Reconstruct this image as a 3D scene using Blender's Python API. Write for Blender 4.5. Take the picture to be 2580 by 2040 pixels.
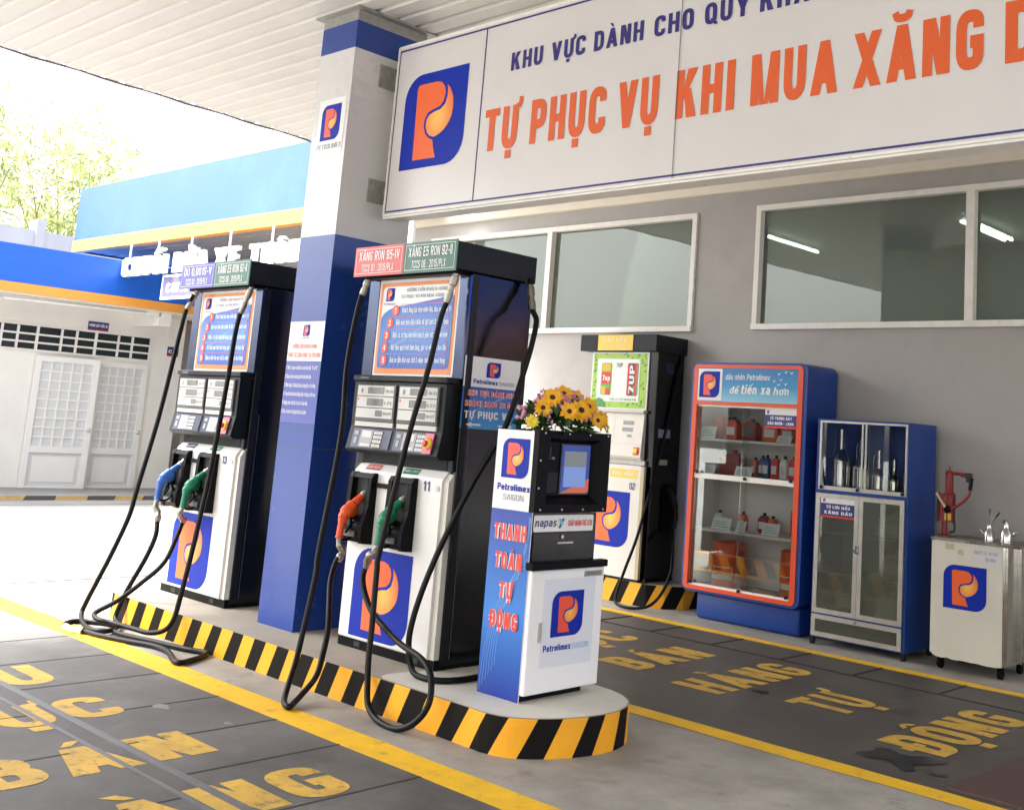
import bpy, bmesh, math, random, unicodedata
from mathutils import Vector, Matrix
R = math.radians
rnd = random.Random(7)
sc = bpy.context.scene
for o in list(bpy.data.objects): bpy.data.objects.remove(o)

# ------------------------------------------------------------------ camera
cd = bpy.data.cameras.new('camera'); cam = bpy.data.objects.new('camera', cd); sc.collection.objects.link(cam)
cd.sensor_fit = 'HORIZONTAL'; cd.sensor_width = 36; cd.lens = 36*2788.5/2580
cd.shift_x = -286.9/2580; cd.shift_y = -363.5/2580
cd.clip_start = .05; cd.clip_end = 1000
def cam_rot(yaw, pitch, roll):
    f = Vector((-math.sin(yaw)*math.cos(pitch), math.cos(yaw)*math.cos(pitch), math.sin(pitch)))
    r = f.cross(Vector((0,0,1))).normalized(); u = r.cross(f)
    c, s = math.cos(roll), math.sin(roll)
    r2 = r*c + u*s; u2 = u*c - r*s
    return Matrix((r2, u2, -f)).transposed()
cam.matrix_world = Matrix.Translation((0,0,1.55)) @ cam_rot(R(41.3335), R(8.797), R(3.829)).to_4x4()
sc.camera = cam

# ------------------------------------------------------------------ world, sun, exposure
SUN_EL, SUN_AZ = R(56), R(225)          # azimuth clockwise from +Y: the sun stands over the street side
w = bpy.data.worlds.new('World'); sc.world = w; w.use_nodes = True
nt = w.node_tree; nt.nodes.clear()
sky = nt.nodes.new('ShaderNodeTexSky'); sky.sky_type = 'NISHITA'; sky.sun_disc = False
sky.sun_elevation = SUN_EL; sky.sun_rotation = SUN_AZ
sky.air_density = 1.2; sky.dust_density = 6.0; sky.ozone_density = 1.0
hs = nt.nodes.new('ShaderNodeHueSaturation'); hs.inputs['Saturation'].default_value = .22
bg = nt.nodes.new('ShaderNodeBackground'); bg.inputs['Strength'].default_value = .15
ow = nt.nodes.new('ShaderNodeOutputWorld')
nt.links.new(sky.outputs[0], hs.inputs['Color']); nt.links.new(hs.outputs[0], bg.inputs[0]); nt.links.new(bg.outputs[0], ow.inputs[0])
sl = bpy.data.lights.new('sun', 'SUN'); sl.energy = 1.5; sl.angle = R(12); sl.color = (1, .96, .9)
so = bpy.data.objects.new('sun', sl); sc.collection.objects.link(so)
sd = Vector((math.sin(SUN_AZ)*math.cos(SUN_EL), math.cos(SUN_AZ)*math.cos(SUN_EL), math.sin(SUN_EL)))
so.rotation_euler = (-sd).to_track_quat('-Z', 'Y').to_euler()
vs = sc.view_settings; vs.view_transform = 'Standard'; vs.look = 'None'; vs.exposure = 2.42; vs.gamma = 1
sc.cycles.max_bounces = 10; sc.cycles.diffuse_bounces = 6; sc.cycles.transparent_max_bounces = 16
sc.cycles.use_denoising = True

# ------------------------------------------------------------------ materials
def mat(name, col, rough=.5, metal=0, spec=.5, var=0., vscale=3., bump=0., bscale=60., emit=None, coat=0., stain=None):
    """procedural paint: base colour with two octaves of wear, optional bump; stain=(colour, scale, lo, hi)"""
    m = bpy.data.materials.new(name); m.use_nodes = True; t = m.node_tree; b = t.nodes['Principled BSDF']
    c4 = (*col, 1)
    b.inputs['Base Color'].default_value = c4; b.inputs['Roughness'].default_value = rough
    b.inputs['Metallic'].default_value = metal; b.inputs['Specular IOR Level'].default_value = spec
    b.inputs['Coat Weight'].default_value = coat; b.inputs['Coat Roughness'].default_value = .08
    if emit:
        b.inputs['Emission Color'].default_value = (*emit[:3], 1); b.inputs['Emission Strength'].default_value = emit[3]
    if var or bump or stain:
        g = t.nodes.new('ShaderNodeNewGeometry'); last = None
        if var:
            n = t.nodes.new('ShaderNodeTexNoise'); n.inputs['Scale'].default_value = vscale; n.inputs['Detail'].default_value = 8; n.inputs['Roughness'].default_value = .65
            t.links.new(g.outputs['Position'], n.inputs['Vector'])
            mr = t.nodes.new('ShaderNodeMapRange'); mr.inputs[1].default_value = .3; mr.inputs[2].default_value = .7
            mr.inputs[3].default_value = 1-var; mr.inputs[4].default_value = 1+var*.6
            t.links.new(n.outputs[0], mr.inputs[0])
            mx = t.nodes.new('ShaderNodeMix'); mx.data_type = 'RGBA'; mx.blend_type = 'MULTIPLY'; mx.inputs[0].default_value = 1
            mx.inputs[6].default_value = c4; t.links.new(mr.outputs[0], mx.inputs[7]); last = mx.outputs[2]
            rr = t.nodes.new('ShaderNodeMapRange'); rr.inputs[3].default_value = max(.02, rough-.12); rr.inputs[4].default_value = min(1, rough+.12)
            t.links.new(n.outputs[0], rr.inputs[0]); t.links.new(rr.outputs[0], b.inputs['Roughness'])
        if stain:
            sc_, lo, hi = stain[1:]
            n2 = t.nodes.new('ShaderNodeTexNoise'); n2.inputs['Scale'].default_value = sc_; n2.inputs['Detail'].default_value = 10; n2.inputs['Roughness'].default_value = .7
            t.links.new(g.outputs['Position'], n2.inputs['Vector'])
            m2 = t.nodes.new('ShaderNodeMapRange'); m2.inputs[1].default_value = lo; m2.inputs[2].default_value = hi; t.links.new(n2.outputs[0], m2.inputs[0])
            mx2 = t.nodes.new('ShaderNodeMix'); mx2.data_type = 'RGBA'; t.links.new(m2.outputs[0], mx2.inputs[0])
            if last: t.links.new(last, mx2.inputs[6])
            else: mx2.inputs[6].default_value = c4
            mx2.inputs[7].default_value = (*stain[0], 1); last = mx2.outputs[2]
        if last: t.links.new(last, b.inputs['Base Color'])
        if bump:
            n3 = t.nodes.new('ShaderNodeTexNoise'); n3.inputs['Scale'].default_value = bscale; n3.inputs['Detail'].default_value = 6
            t.links.new(g.outputs['Position'], n3.inputs['Vector'])
            bp = t.nodes.new('ShaderNodeBump'); bp.inputs['Strength'].default_value = bump; bp.inputs['Distance'].default_value = .01
            t.links.new(n3.outputs[0], bp.inputs['Height']); t.links.new(bp.outputs[0], b.inputs['Normal'])
    return m
def glass(name, tint, refl=.12, haze=None):
    m = bpy.data.materials.new(name); m.use_nodes = True; t = m.node_tree; t.nodes.clear()
    tr = t.nodes.new('ShaderNodeBsdfTransparent'); tr.inputs[0].default_value = (*tint, 1)
    gl = t.nodes.new('ShaderNodeBsdfGlossy'); gl.inputs['Roughness'].default_value = .015; gl.inputs[0].default_value = (.9,.95,.92,1)
    fr = t.nodes.new('ShaderNodeFresnel'); fr.inputs[0].default_value = 1.5
    ad = t.nodes.new('ShaderNodeMath'); ad.inputs[1].default_value = refl-.04; t.links.new(fr.outputs[0], ad.inputs[0])
    mx = t.nodes.new('ShaderNodeMixShader'); o = t.nodes.new('ShaderNodeOutputMaterial')
    base=tr.outputs[0]
    if haze:
        df=t.nodes.new('ShaderNodeBsdfDiffuse'); df.inputs[0].default_value=(*haze[:3],1); m2=t.nodes.new('ShaderNodeMixShader'); m2.inputs[0].default_value=haze[3]
        t.links.new(tr.outputs[0],m2.inputs[1]); t.links.new(df.outputs[0],m2.inputs[2]); base=m2.outputs[0]
    t.links.new(ad.outputs[0], mx.inputs[0]); t.links.new(base, mx.inputs[1]); t.links.new(gl.outputs[0], mx.inputs[2]); t.links.new(mx.outputs[0], o.inputs[0])
    return m
def gradient_mat(name, ca, cb, axis, a, b_, rough=.35, mid=None):
    """printed colour gradient along a world axis between a and b_ (ink on a sticker)"""
    m = bpy.data.materials.new(name); m.use_nodes = True; t = m.node_tree; b = t.nodes['Principled BSDF']; b.inputs['Roughness'].default_value = rough
    g = t.nodes.new('ShaderNodeTexCoord'); s = t.nodes.new('ShaderNodeSeparateXYZ'); t.links.new(g.outputs['Generated'], s.inputs[0])
    mr = t.nodes.new('ShaderNodeMapRange'); mr.inputs[1].default_value = a; mr.inputs[2].default_value = b_; t.links.new(s.outputs[axis], mr.inputs[0])
    cr = t.nodes.new('ShaderNodeValToRGB'); cr.color_ramp.elements[0].color = (*ca,1); cr.color_ramp.elements[1].color = (*cb,1)
    if mid:
        e = cr.color_ramp.elements.new(mid[0]); e.color = (*mid[1],1)
    t.links.new(mr.outputs[0], cr.inputs[0]); t.links.new(cr.outputs[0], b.inputs['Base Color'])
    return m
M = {}
M['blue'] = mat('logo_blue', (.005,.026,.36), .5, spec=.18)
M['orange'] = mat('logo_orange', (.86,.13,.02), .45)
M['red_orange'] = mat('logo_red_orange', (.82,.085,.04), .4)
M['drop'] = bpy.data.materials.new('logo_drop'); M['drop'].use_nodes = True
_t = M['drop'].node_tree; _b = _t.nodes['Principled BSDF']; _b.inputs['Roughness'].default_value = .4
_g = _t.nodes.new('ShaderNodeTexCoord'); _mp = _t.nodes.new('ShaderNodeMapping'); _mp.inputs[1].default_value = (-.42,-.42,-.42)
_mp.inputs[3].default_value = (1,1,1)
_l = _t.nodes.new('ShaderNodeVectorMath'); _l.operation = 'LENGTH'; _cr = _t.nodes.new('ShaderNodeValToRGB')
_cr.color_ramp.elements[0].color = (.95,.55,.10,1); _cr.color_ramp.elements[0].position = .05
_cr.color_ramp.elements[1].color = (.80,.15,.03,1); _cr.color_ramp.elements[1].position = .62
_t.links.new(_g.outputs['Generated'], _mp.inputs[0]); _t.links.new(_mp.outputs[0], _l.inputs[0]); _t.links.new(_l.outputs['Value'], _cr.inputs[0]); _t.links.new(_cr.outputs[0], _b.inputs['Base Color'])
M['white'] = mat('white_paint', (.80,.78,.75), .4, var=.04, vscale=2.5)
M['cream'] = mat('cream_paint', (.72,.69,.62), .45, var=.07, vscale=5)
M['sticker'] = mat('white_vinyl', (.80,.79,.78), .3)
M['signwhite'] = mat('sign_vinyl', (.66,.63,.61), .32, var=.05, vscale=1.2, coat=.1)
M['navy'] = mat('navy_ink', (.025,.02,.16), .4)
M['signorange'] = mat('orange_ink', (.70,.105,.016), .4)
M['col_blue'] = mat('column_blue_paint', (.014,.052,.28), .24, var=.08, vscale=4, coat=.05)
M['col_white'] = mat('column_white_panel', (.64,.63,.615), .3, var=.03, vscale=3, coat=.2)
M['black'] = mat('black_gloss', (.004,.004,.005), .17, var=.15, vscale=6, spec=.35)
M['dark'] = mat('dark_grey_metal', (.014,.016,.019), .42, spec=.2, var=.25, vscale=7)
M['grey'] = mat('mid_grey_plastic', (.09,.09,.095), .5)
M['rubber'] = mat('black_rubber', (.006,.006,.006), .42, spec=.18, var=.2, vscale=30)
M['plastic'] = mat('black_plastic', (.005,.005,.006), .42, spec=.09)
M['steel'] = mat('stainless_steel', (.62,.60,.56), .16, metal=1, var=.1, vscale=20)
M['alu'] = mat('brushed_aluminium', (.62,.60,.55), .4, metal=.75, var=.12, vscale=14)
M['brass'] = mat('coupling_metal', (.36,.33,.28), .35, metal=.8, var=.2, vscale=40)
M['galv'] = mat('galvanised_plate', (.38,.37,.34), .5, metal=.5, var=.2, vscale=25)
M['redplate'] = mat('grade_red', (.62,.11,.10), .4)
M['greenplate'] = mat('grade_green', (.045,.15,.11), .4)
M['indigoplate'] = mat('grade_indigo', (.10,.10,.42), .4)
M['yellowplate'] = mat('grade_yellow', (.85,.58,.08), .45)
M['ink_white'] = mat('white_ink', (.82,.82,.82), .4)
M['ink_grey'] = mat('grey_ink', (.18,.19,.24), .5)
M['ink_red'] = mat('red_ink', (.70,.05,.04), .4)
M['nozgreen'] = mat('green_nozzle_cover', (.01,.20,.10), .33, var=.1, vscale=30)
M['nozorange'] = mat('orange_nozzle_cover', (.85,.10,.02), .33, var=.1, vscale=30)
M['nozblue'] = mat('blue_nozzle_cover', (.03,.13,.52), .33, var=.1, vscale=30)
M['lcd'] = mat('lcd_glass', (.24,.24,.24), .15, var=.15, vscale=25)
M['lcdframe'] = mat('display_face', (.58,.57,.54), .4)
M['keypad'] = mat('keypad_plastic', (.35,.35,.36), .5)
M['stop_yellow'] = mat('yellow_plastic', (.85,.55,.03), .35)
M['stop_red'] = mat('red_plastic', (.70,.04,.03), .35)
M['pink'] = mat('pink_label', (.75,.12,.22), .4)
M['cab_blue'] = mat('cabinet_blue', (.008,.05,.27), .4, var=.08, vscale=5)
M['cab_orange'] = mat('cabinet_orange_trim', (.75,.085,.025), .35)
M['canister'] = mat('orange_drum', (.85,.14,.045), .4, var=.06, vscale=10)
M['maroon'] = mat('dark_red_canister', (.30,.02,.03), .35)
M['card'] = mat('price_card', (.86,.89,.90), .5)
M['teal'] = mat('teal_ink', (.25,.55,.52), .5)
M['red_pump'] = mat('worn_red_enamel', (.26,.018,.015), .45, stain=((.05,.03,.025),40,.52,.68))
M['grease'] = mat('greasy_iron', (.03,.022,.02), .5, var=.3, vscale=40)
M['yel'] = mat('yellow_label', (.75,.45,.03), .5)
M['paper'] = mat('paper', (.66,.64,.66), .7)
M['tape'] = mat('old_tape', (.52,.44,.28), .6)
M['cart'] = mat('cart_cream_enamel', (.68,.65,.56), .4, var=.05, vscale=4, stain=((.42,.34,.22),2.2,.66,.80))
M['cart_top'] = mat('worn_cart_top', (.30,.29,.28), .45, metal=.4, stain=((.10,.045,.025),7,.48,.62))
M['wall'] = mat('station_wall_paint', (.42,.40,.38), .75, var=.09, vscale=.9, bump=.12, bscale=60, stain=((.35,.335,.31),1.7,.52,.80))
M['beam'] = mat('cream_beam_paint', (.80,.74,.62), .7, var=.05, vscale=2)
M['ceil'] = mat('ceiling_sheet', (.73,.705,.665), .45, var=.05, vscale=1.5)
M['trim'] = mat('edge_trim', (.16,.14,.17), .6)
M['winframe'] = mat('window_frame_white', (.84,.81,.75), .5, var=.08, vscale=9, stain=((.35,.30,.22),11,.62,.75))
M['winglass'] = glass('window_glass', (.38,.43,.37), .065, (.25,.285,.245,.46))
M['cabglass'] = glass('cabinet_glass', (.97,.98,.97), .075)
M['darkglass'] = glass('sample_glass', (.75,.76,.70), .05, (.30,.31,.25,.22))
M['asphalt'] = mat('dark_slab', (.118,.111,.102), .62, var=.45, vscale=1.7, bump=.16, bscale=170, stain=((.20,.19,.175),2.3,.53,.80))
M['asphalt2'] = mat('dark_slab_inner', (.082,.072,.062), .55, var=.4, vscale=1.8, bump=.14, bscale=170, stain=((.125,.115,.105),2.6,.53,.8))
M['apron'] = mat('concrete_apron', (.34,.315,.28), .7, var=.35, vscale=2.2, bump=.18, bscale=130, stain=((.13,.12,.11),3.6,.58,.78))
M['yard'] = mat('yard_concrete', (.30,.297,.29), .8, var=.3, vscale=.5, bump=.2, bscale=40)
M['slab'] = mat('pale_forecourt_slab', (.17,.165,.16), .7, var=.15, vscale=1.2, bump=.2, bscale=60)
M['joint'] = mat('joint_tar', (.03,.03,.03), .8)
M['rail'] = mat('drain_steel', (.15,.15,.155), .5, metal=.2, var=.25, vscale=8)
M['line'] = mat('yellow_road_paint', (.86,.50,.012), .6, var=.15, vscale=6, bump=.3, bscale=90, stain=((.30,.22,.06),10,.58,.74))
M['floortext'] = mat('worn_yellow_paint', (.62,.38,.055), .65, var=.25, vscale=5, bump=.3, bscale=90, stain=((.15,.12,.075),13,.54,.70))
M['kerb_y'] = mat('kerb_yellow', (.90,.40,.010), .5, var=.08, vscale=8, stain=((.25,.13,.03),14,.66,.8))
M['kerb_k'] = mat('kerb_black', (.008,.007,.006), .6, spec=.12, var=.25, vscale=8, stain=((.10,.07,.04),18,.66,.8))
M['island'] = mat('island_concrete', (.36,.32,.26), .7, var=.14, vscale=3, bump=.2, bscale=60)
M['island_w'] = mat('island_white_paint', (.66,.63,.56), .6, var=.1, vscale=4, bump=.1, bscale=60)
M['plate'] = mat('rusty_red_plate', (.095,.052,.046), .55, metal=.2, var=.25, vscale=6, bump=.3, bscale=150)
M['oil'] = mat('oil_film', (.016,.015,.014), .3)
M['chewed'] = mat('pale_patch', (.22,.22,.21), .7, var=.3, vscale=30)
M['skyblue'] = mat('fascia_blue', (.03,.105,.50), .4, var=.08, vscale=1.2, stain=((.07,.16,.55),.6,.45,.85))
M['skyblue2'] = mat('low_fascia_blue', (.010,.125,.62), .4, var=.08, vscale=1.5)
M['stripe'] = mat('fascia_orange', (.85,.36,.06), .45, var=.05, vscale=2)
M['outwall'] = mat('white_wall_paint', (.82,.79,.74), .7, var=.05, vscale=1.5)
M['outgrey'] = mat('grey_side_wall', (.34,.32,.31), .75, var=.08, vscale=2)
M['louver'] = mat('dark_pane', (.02,.025,.03), .15)
M['pane'] = mat('frosted_pane', (.62,.63,.63), .3)
def leaf(name,c):
    m=mat(name,c,.5); t=m.node_tree; b=t.nodes['Principled BSDF']; o=[n for n in t.nodes if n.type=='OUTPUT_MATERIAL'][0]
    tr=t.nodes.new('ShaderNodeBsdfTranslucent'); tr.inputs[0].default_value=(c[0]*1.6,c[1]*1.5,c[2],1); mx=t.nodes.new('ShaderNodeMixShader'); mx.inputs[0].default_value=.5
    t.links.new(b.outputs[0],mx.inputs[1]); t.links.new(tr.outputs[0],mx.inputs[2]); t.links.new(mx.outputs[0],o.inputs[0]); return m
M['leaf_a'] = leaf('bamboo_leaf_light', (.36,.41,.21))
M['leaf_b'] = leaf('bamboo_leaf_dark', (.20,.25,.13))
M['culm'] = mat('bamboo_culm', (.30,.26,.09), .5)
M['concrete_wall'] = mat('boundary_concrete', (.44,.44,.42), .85, var=.12, vscale=1)
M['room'] = mat('room_wall', (.62,.66,.64), .7, var=.04)
M['roomlow'] = mat('room_dado', (.52,.50,.38), .7, var=.06)
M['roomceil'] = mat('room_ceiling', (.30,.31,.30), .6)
M['tube'] = mat('lit_tube', (.9,.95,1), .4, emit=(.85,.95,1,14.))
M['tube_off'] = mat('tube_casing', (.80,.78,.74), .4)
M['petal'] = mat('sunflower_petal', (.85,.42,.01), .5, var=.12, vscale=60)
M['petal2'] = mat('yellow_petal', (.80,.60,.03), .5)
M['seed'] = mat('sunflower_seed_head', (.05,.018,.006), .7)
M['pinkbud'] = mat('pink_bud', (.62,.28,.42), .6)
M['flower_leaf'] = mat('flower_leaf', (.03,.085,.02), .5)
M['screen_dark'] = mat('screen_off', (.01,.012,.03), .08, coat=.5)
M['reflection_blue'] = mat('reflection_blue', (.015,.04,.2), .2, emit=(.02,.06,.30,.10))  # this and next three: reflection in the kiosk screen, painted as faint glow
M['reflection_pale'] = mat('reflection_pale', (.08,.13,.32), .2, emit=(.16,.26,.55,.14))
M['reflection_grey'] = mat('reflection_grey', (.11,.12,.13), .2, emit=(.2,.23,.25,.10))
M['reflection_orange'] = mat('reflection_orange', (.35,.07,.03), .2, emit=(.6,.12,.05,.10))
M['poster_blue'] = gradient_mat('poster_blue', (.03,.10,.44), (.03,.10,.44), 2, 0, 1, mid=(.5,(.07,.25,.62)))
M['banner_blue'] = gradient_mat('banner_blue', (.006,.028,.28), (.010,.04,.33), 2, 0, 1, mid=(.45,(.03,.20,.62)))
M['sticker_blue'] = gradient_mat('sticker_blue', (.03,.30,.66), (.02,.08,.42), 2, 0, 1)
M['header_blue'] = gradient_mat('header_blue', (.28,.58,.72), (.02,.17,.46), 2, 0, 1, mid=(.45,(.03,.30,.58)))
M['wave'] = mat('pale_wave_ink', (.25,.48,.80), .4)
M['poster_orange'] = mat('poster_orange', (.80,.26,.07), .4)
M['lime'] = mat('lime_green_ink', (.36,.58,.06), .45)
M['darkgreen'] = mat('dark_green_ink', (.05,.28,.06), .45)
M['canred'] = mat('can_red_ink', (.65,.03,.03), .45)
M['candark'] = mat('can_dark_ink', (.16,.02,.03), .45)
M['cangreen'] = mat('can_green_ink', (.12,.42,.05), .45)
M['wallsign'] = mat('door_sign_navy', (.03,.03,.16), .4)

# ------------------------------------------------------------------ geometry helpers
class G:
    def __init__(s): s.v=[]; s.f=[]; s.m=[]; s.cur=0
    def add(s, vs, fs):
        b=len(s.v); s.v+= [tuple(q) for q in vs]; s.f += [tuple(i+b for i in f) for f in fs]; s.m += [s.cur]*len(fs); return s
    def mi(s, i): s.cur=i; return s
    def box(s, x0,x1,y0,y1,z0,z1):
        return s.add([(x0,y0,z0),(x1,y0,z0),(x1,y1,z0),(x0,y1,z0),(x0,y0,z1),(x1,y0,z1),(x1,y1,z1),(x0,y1,z1)],
                     [(0,3,2,1),(4,5,6,7),(0,1,5,4),(1,2,6,5),(2,3,7,6),(3,0,4,7)])
    def rbox(s, x0,x1,y0,y1,z0,z1, r=.01, seg=2):
        bm=bmesh.new(); bmesh.ops.create_cube(bm,size=1)
        for v in bm.verts: v.co=Vector(((x0+x1)/2+v.co.x*(x1-x0),(y0+y1)/2+v.co.y*(y1-y0),(z0+z1)/2+v.co.z*(z1-z0)))
        bmesh.ops.bevel(bm,geom=list(bm.edges),offset=r,segments=seg,affect='EDGES',profile=.5)
        return s.bm(bm)
    def bm(s, bm):
        bm.verts.index_update(); s.add([v.co[:] for v in bm.verts],[[v.index for v in f.verts] for f in bm.faces]); bm.free(); return s
    def prism(s, pts, axis, a, b):
        """polygon in the two other axes, extruded along axis from a to b"""
        def P(u,v,t): return (t,u,v) if axis==0 else (u,t,v) if axis==1 else (u,v,t)
        n=len(pts); vs=[P(u,v,a) for u,v in pts]+[P(u,v,b) for u,v in pts]
        fs=[tuple(range(n))[::-1],tuple(range(n,2*n))]+[(i,(i+1)%n,(i+1)%n+n,i+n) for i in range(n)]
        return s.add(vs,fs)
    def poly(s, pts): return s.add(pts,[tuple(range(len(pts)))])
    def tube(s, path, r, seg=10, smooth=True, caps=True):
        P=[Vector(p) for p in path]
        if smooth: P=catmull(P)
        n=len(P); rr=r if isinstance(r,list) else None
        T=[(P[min(i+1,n-1)]-P[max(i-1,0)]).normalized() for i in range(n)]
        up=Vector((0,0,1)) if abs(T[0].z)<.9 else Vector((1,0,0))
        N=(up-T[0]*up.dot(T[0])).normalized(); vs=[]
        for i in range(n):
            N=(N-T[i]*N.dot(T[i]))
            N=N.normalized() if N.length>1e-6 else T[i].orthogonal().normalized()
            B=T[i].cross(N); ri=(rr[min(int(i*len(rr)/n),len(rr)-1)] if rr else r)
            for k in range(seg):
                a=2*math.pi*k/seg; vs.append(P[i]+N*math.cos(a)*ri+B*math.sin(a)*ri)
        fs=[(i*seg+k,i*seg+(k+1)%seg,(i+1)*seg+(k+1)%seg,(i+1)*seg+k) for i in range(n-1) for k in range(seg)]
        if caps: fs+=[tuple(range(seg))[::-1],tuple((n-1)*seg+k for k in range(seg))]
        return s.add(vs,fs)
    def lathe(s, prof, c, axis=Vector((0,0,1)), seg=24):
        """prof = [(radius, height along axis)], from c"""
        A=Vector(axis).normalized(); N=A.orthogonal().normalized(); B=A.cross(N); c=Vector(c); vs=[]
        for r,h in prof:
            for k in range(seg):
                a=2*math.pi*k/seg; vs.append(c+A*h+N*math.cos(a)*r+B*math.sin(a)*r)
        n=len(prof); fs=[(i*seg+k,i*seg+(k+1)%seg,(i+1)*seg+(k+1)%seg,(i+1)*seg+k) for i in range(n-1) for k in range(seg)]
        fs+=[tuple(range(seg))[::-1],tuple((n-1)*seg+k for k in range(seg))]
        return s.add(vs,fs)
    def cyl(s, a, b, r, seg=16):
        a=Vector(a); b=Vector(b); return s.lathe([(r,0),(r,(b-a).length)],a,b-a,seg)
    def ball(s, c, r, sx=1, sy=1, sz=1, sub=1):
        bm=bmesh.new(); bmesh.ops.create_icosphere(bm,subdivisions=sub,radius=r)
        for v in bm.verts: v.co=Vector((c[0]+v.co.x*sx,c[1]+v.co.y*sy,c[2]+v.co.z*sz))
        return s.bm(bm)
def catmull(P, k=6):
    out=[]
    for i in range(len(P)-1):
        p0=P[max(i-1,0)];p1=P[i];p2=P[i+1];p3=P[min(i+2,len(P)-1)]
        for j in range(k):
            t=j/k; out.append(.5*((2*p1)+(p2-p0)*t+(2*p0-5*p1+4*p2-p3)*t*t+(3*p1-p0-3*p2+p3)*t**3))
    out.append(P[-1]); return out
WLOC = {}
def obj(name, g, mats, parent=None, smooth=False, origin=None):
    """link geometry given in world coordinates as one mesh object"""
    if not isinstance(mats,(list,tuple)): mats=[mats]
    off = WLOC.get(parent.name, Vector()) if parent else (Vector(origin) if origin else Vector())
    me=bpy.data.meshes.new(name); me.from_pydata([tuple(Vector(v)-off) for v in g.v],[],g.f)
    for m in mats: me.materials.append(m)
    if len(mats)>1: me.polygons.foreach_set('material_index',g.m)
    me.update()
    if smooth:
        me.shade_smooth(); me.set_sharp_from_angle(angle=R(38))
    o=bpy.data.objects.new(name,me); sc.collection.objects.link(o)
    if parent: o.parent=parent
    elif origin: o.location=origin
    WLOC[o.name]=off
    return o
def thing(name, label, cat, loc, group=None):
    o=bpy.data.objects.new(name,None); o.empty_display_size=.1; sc.collection.objects.link(o); o.location=loc
    WLOC[o.name]=Vector(loc); o['label']=label; o['category']=cat
    if group: o['group']=group
    return o
def tag(o, label, cat, group=None):
    o['label']=label; o['category']=cat
    if group: o['group']=group
    return o
def struct(name, g, m, parent=None):
    o=obj(name,g,m,parent)
    if not parent: o['kind']='structure'
    return o
def dup(root, loc):
    """copy a thing, its parts and their sub-parts; returns the new root and a map old name -> copy"""
    r=root.copy(); sc.collection.objects.link(r); r.location=loc; mp={}
    def rec(src,dst):
        for ch in [o for o in bpy.data.objects if o.parent==src]:
            c=ch.copy(); sc.collection.objects.link(c); c.parent=dst; mp[ch.name]=c; WLOC[c.name]=Vector(loc); rec(ch,c)
    rec(root,r); WLOC[r.name]=Vector(loc); return r,mp

# planes to draw on: map (u, v, lift) to the world
def front(y): return lambda u,v,d=0.: (u, y-d, v)          # faces -Y, u = x, v = z
def side(x): return lambda u,v,d=0.: (x+d, u, v)           # faces +X, u = y, v = z
def floor(x0,y0,z): return lambda u,v,d=0.: (x0-v, y0+u, z+d)   # read facing -X: u = +Y, v = -X
def flat(g, F, pts, d=0.): return g.poly([F(u,v,d) for u,v in pts])
def rect(g, F, u0,u1,v0,v1, d=0.): return flat(g,F,[(u0,v0),(u1,v0),(u1,v1),(u0,v1)],d)
def rrect(u0,u1,v0,v1, r, corners='abcd', n=6):
    """a = low left, b = low right, c = top right, d = top left get rounded"""
    out=[]
    for k,(cu,cv,su,sv,a0) in dict(a=(u0,v0,1,1,180),b=(u1,v0,-1,1,270),c=(u1,v1,-1,-1,0),d=(u0,v1,1,-1,90)).items():
        if k in corners:
            for i in range(n+1):
                a=R(a0+90*i/n); out.append((cu+su*r+r*math.cos(a), cv+sv*r+r*math.sin(a)))
        else: out.append((cu,cv))
    return out
def strip(g, F, pts, wd, d=0.):
    for (a,b),(c,e) in zip(pts,pts[1:]):
        L=math.hypot(c-a,e-b) or 1; nx,ny=-(e-b)/L*wd/2,(c-a)/L*wd/2
        flat(g,F,[(a-nx,b-ny),(c-nx,e-ny),(c+nx,e+ny),(a+nx,b+ny)],d)
def box_on(g, F, u0,u1,v0,v1, d0,d1):
    P=[F(u,v,d) for d in (d0,d1) for u,v in ((u0,v0),(u1,v0),(u1,v1),(u0,v1))]
    g.add(P,[(0,3,2,1),(4,5,6,7),(0,1,5,4),(1,2,6,5),(2,3,7,6),(3,0,4,7)])

# ------------------------------------------------------------------ lettering: a small grotesque made of strokes
def rp(pts, r, closed=False, n=5):
    out=[]; N=len(pts)
    for i,p in enumerate(pts):
        ri=p[2] if len(p)>2 else r
        if (not closed and i in (0,N-1)) or ri==0: out.append((p[0],p[1])); continue
        a=Vector(pts[i-1][:2]); b=Vector(pts[(i+1)%N][:2]); c=Vector(p[:2])
        da=min(ri,(a-c).length*.5); db=min(ri,(b-c).length*.5)
        A=c+(a-c).normalized()*da; B=c+(b-c).normalized()*db
        for k in range(n+1):
            t=k/n; q=A*(1-t)**2+c*2*t*(1-t)+B*t*t; out.append((q.x,q.y))
    return out
def stroke(pts, w, closed=False):
    P=[Vector(p) for p in pts]; n=len(P); L=[];Rr=[]
    for i in range(n):
        if closed: a,b=P[i-1],P[(i+1)%n]
        else: a,b=P[max(i-1,0)],P[min(i+1,n-1)]
        d1=(P[i]-a) if (P[i]-a).length>1e-9 else (b-P[i]); d2=(b-P[i]) if (b-P[i]).length>1e-9 else d1
        d1=d1.normalized(); d2=d2.normalized(); t=(d1+d2)
        t=t.normalized() if t.length>1e-6 else d1
        nn=Vector((-t.y,t.x)); c=max(.35,nn.dot(Vector((-d1.y,d1.x)))); o=nn*(w/2/c)
        L.append(P[i]+o); Rr.append(P[i]-o)
    m=n if closed else n-1
    return [[tuple(Rr[i]),tuple(Rr[(i+1)%n]),tuple(L[(i+1)%n]),tuple(L[i])] for i in range(m)]
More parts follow.
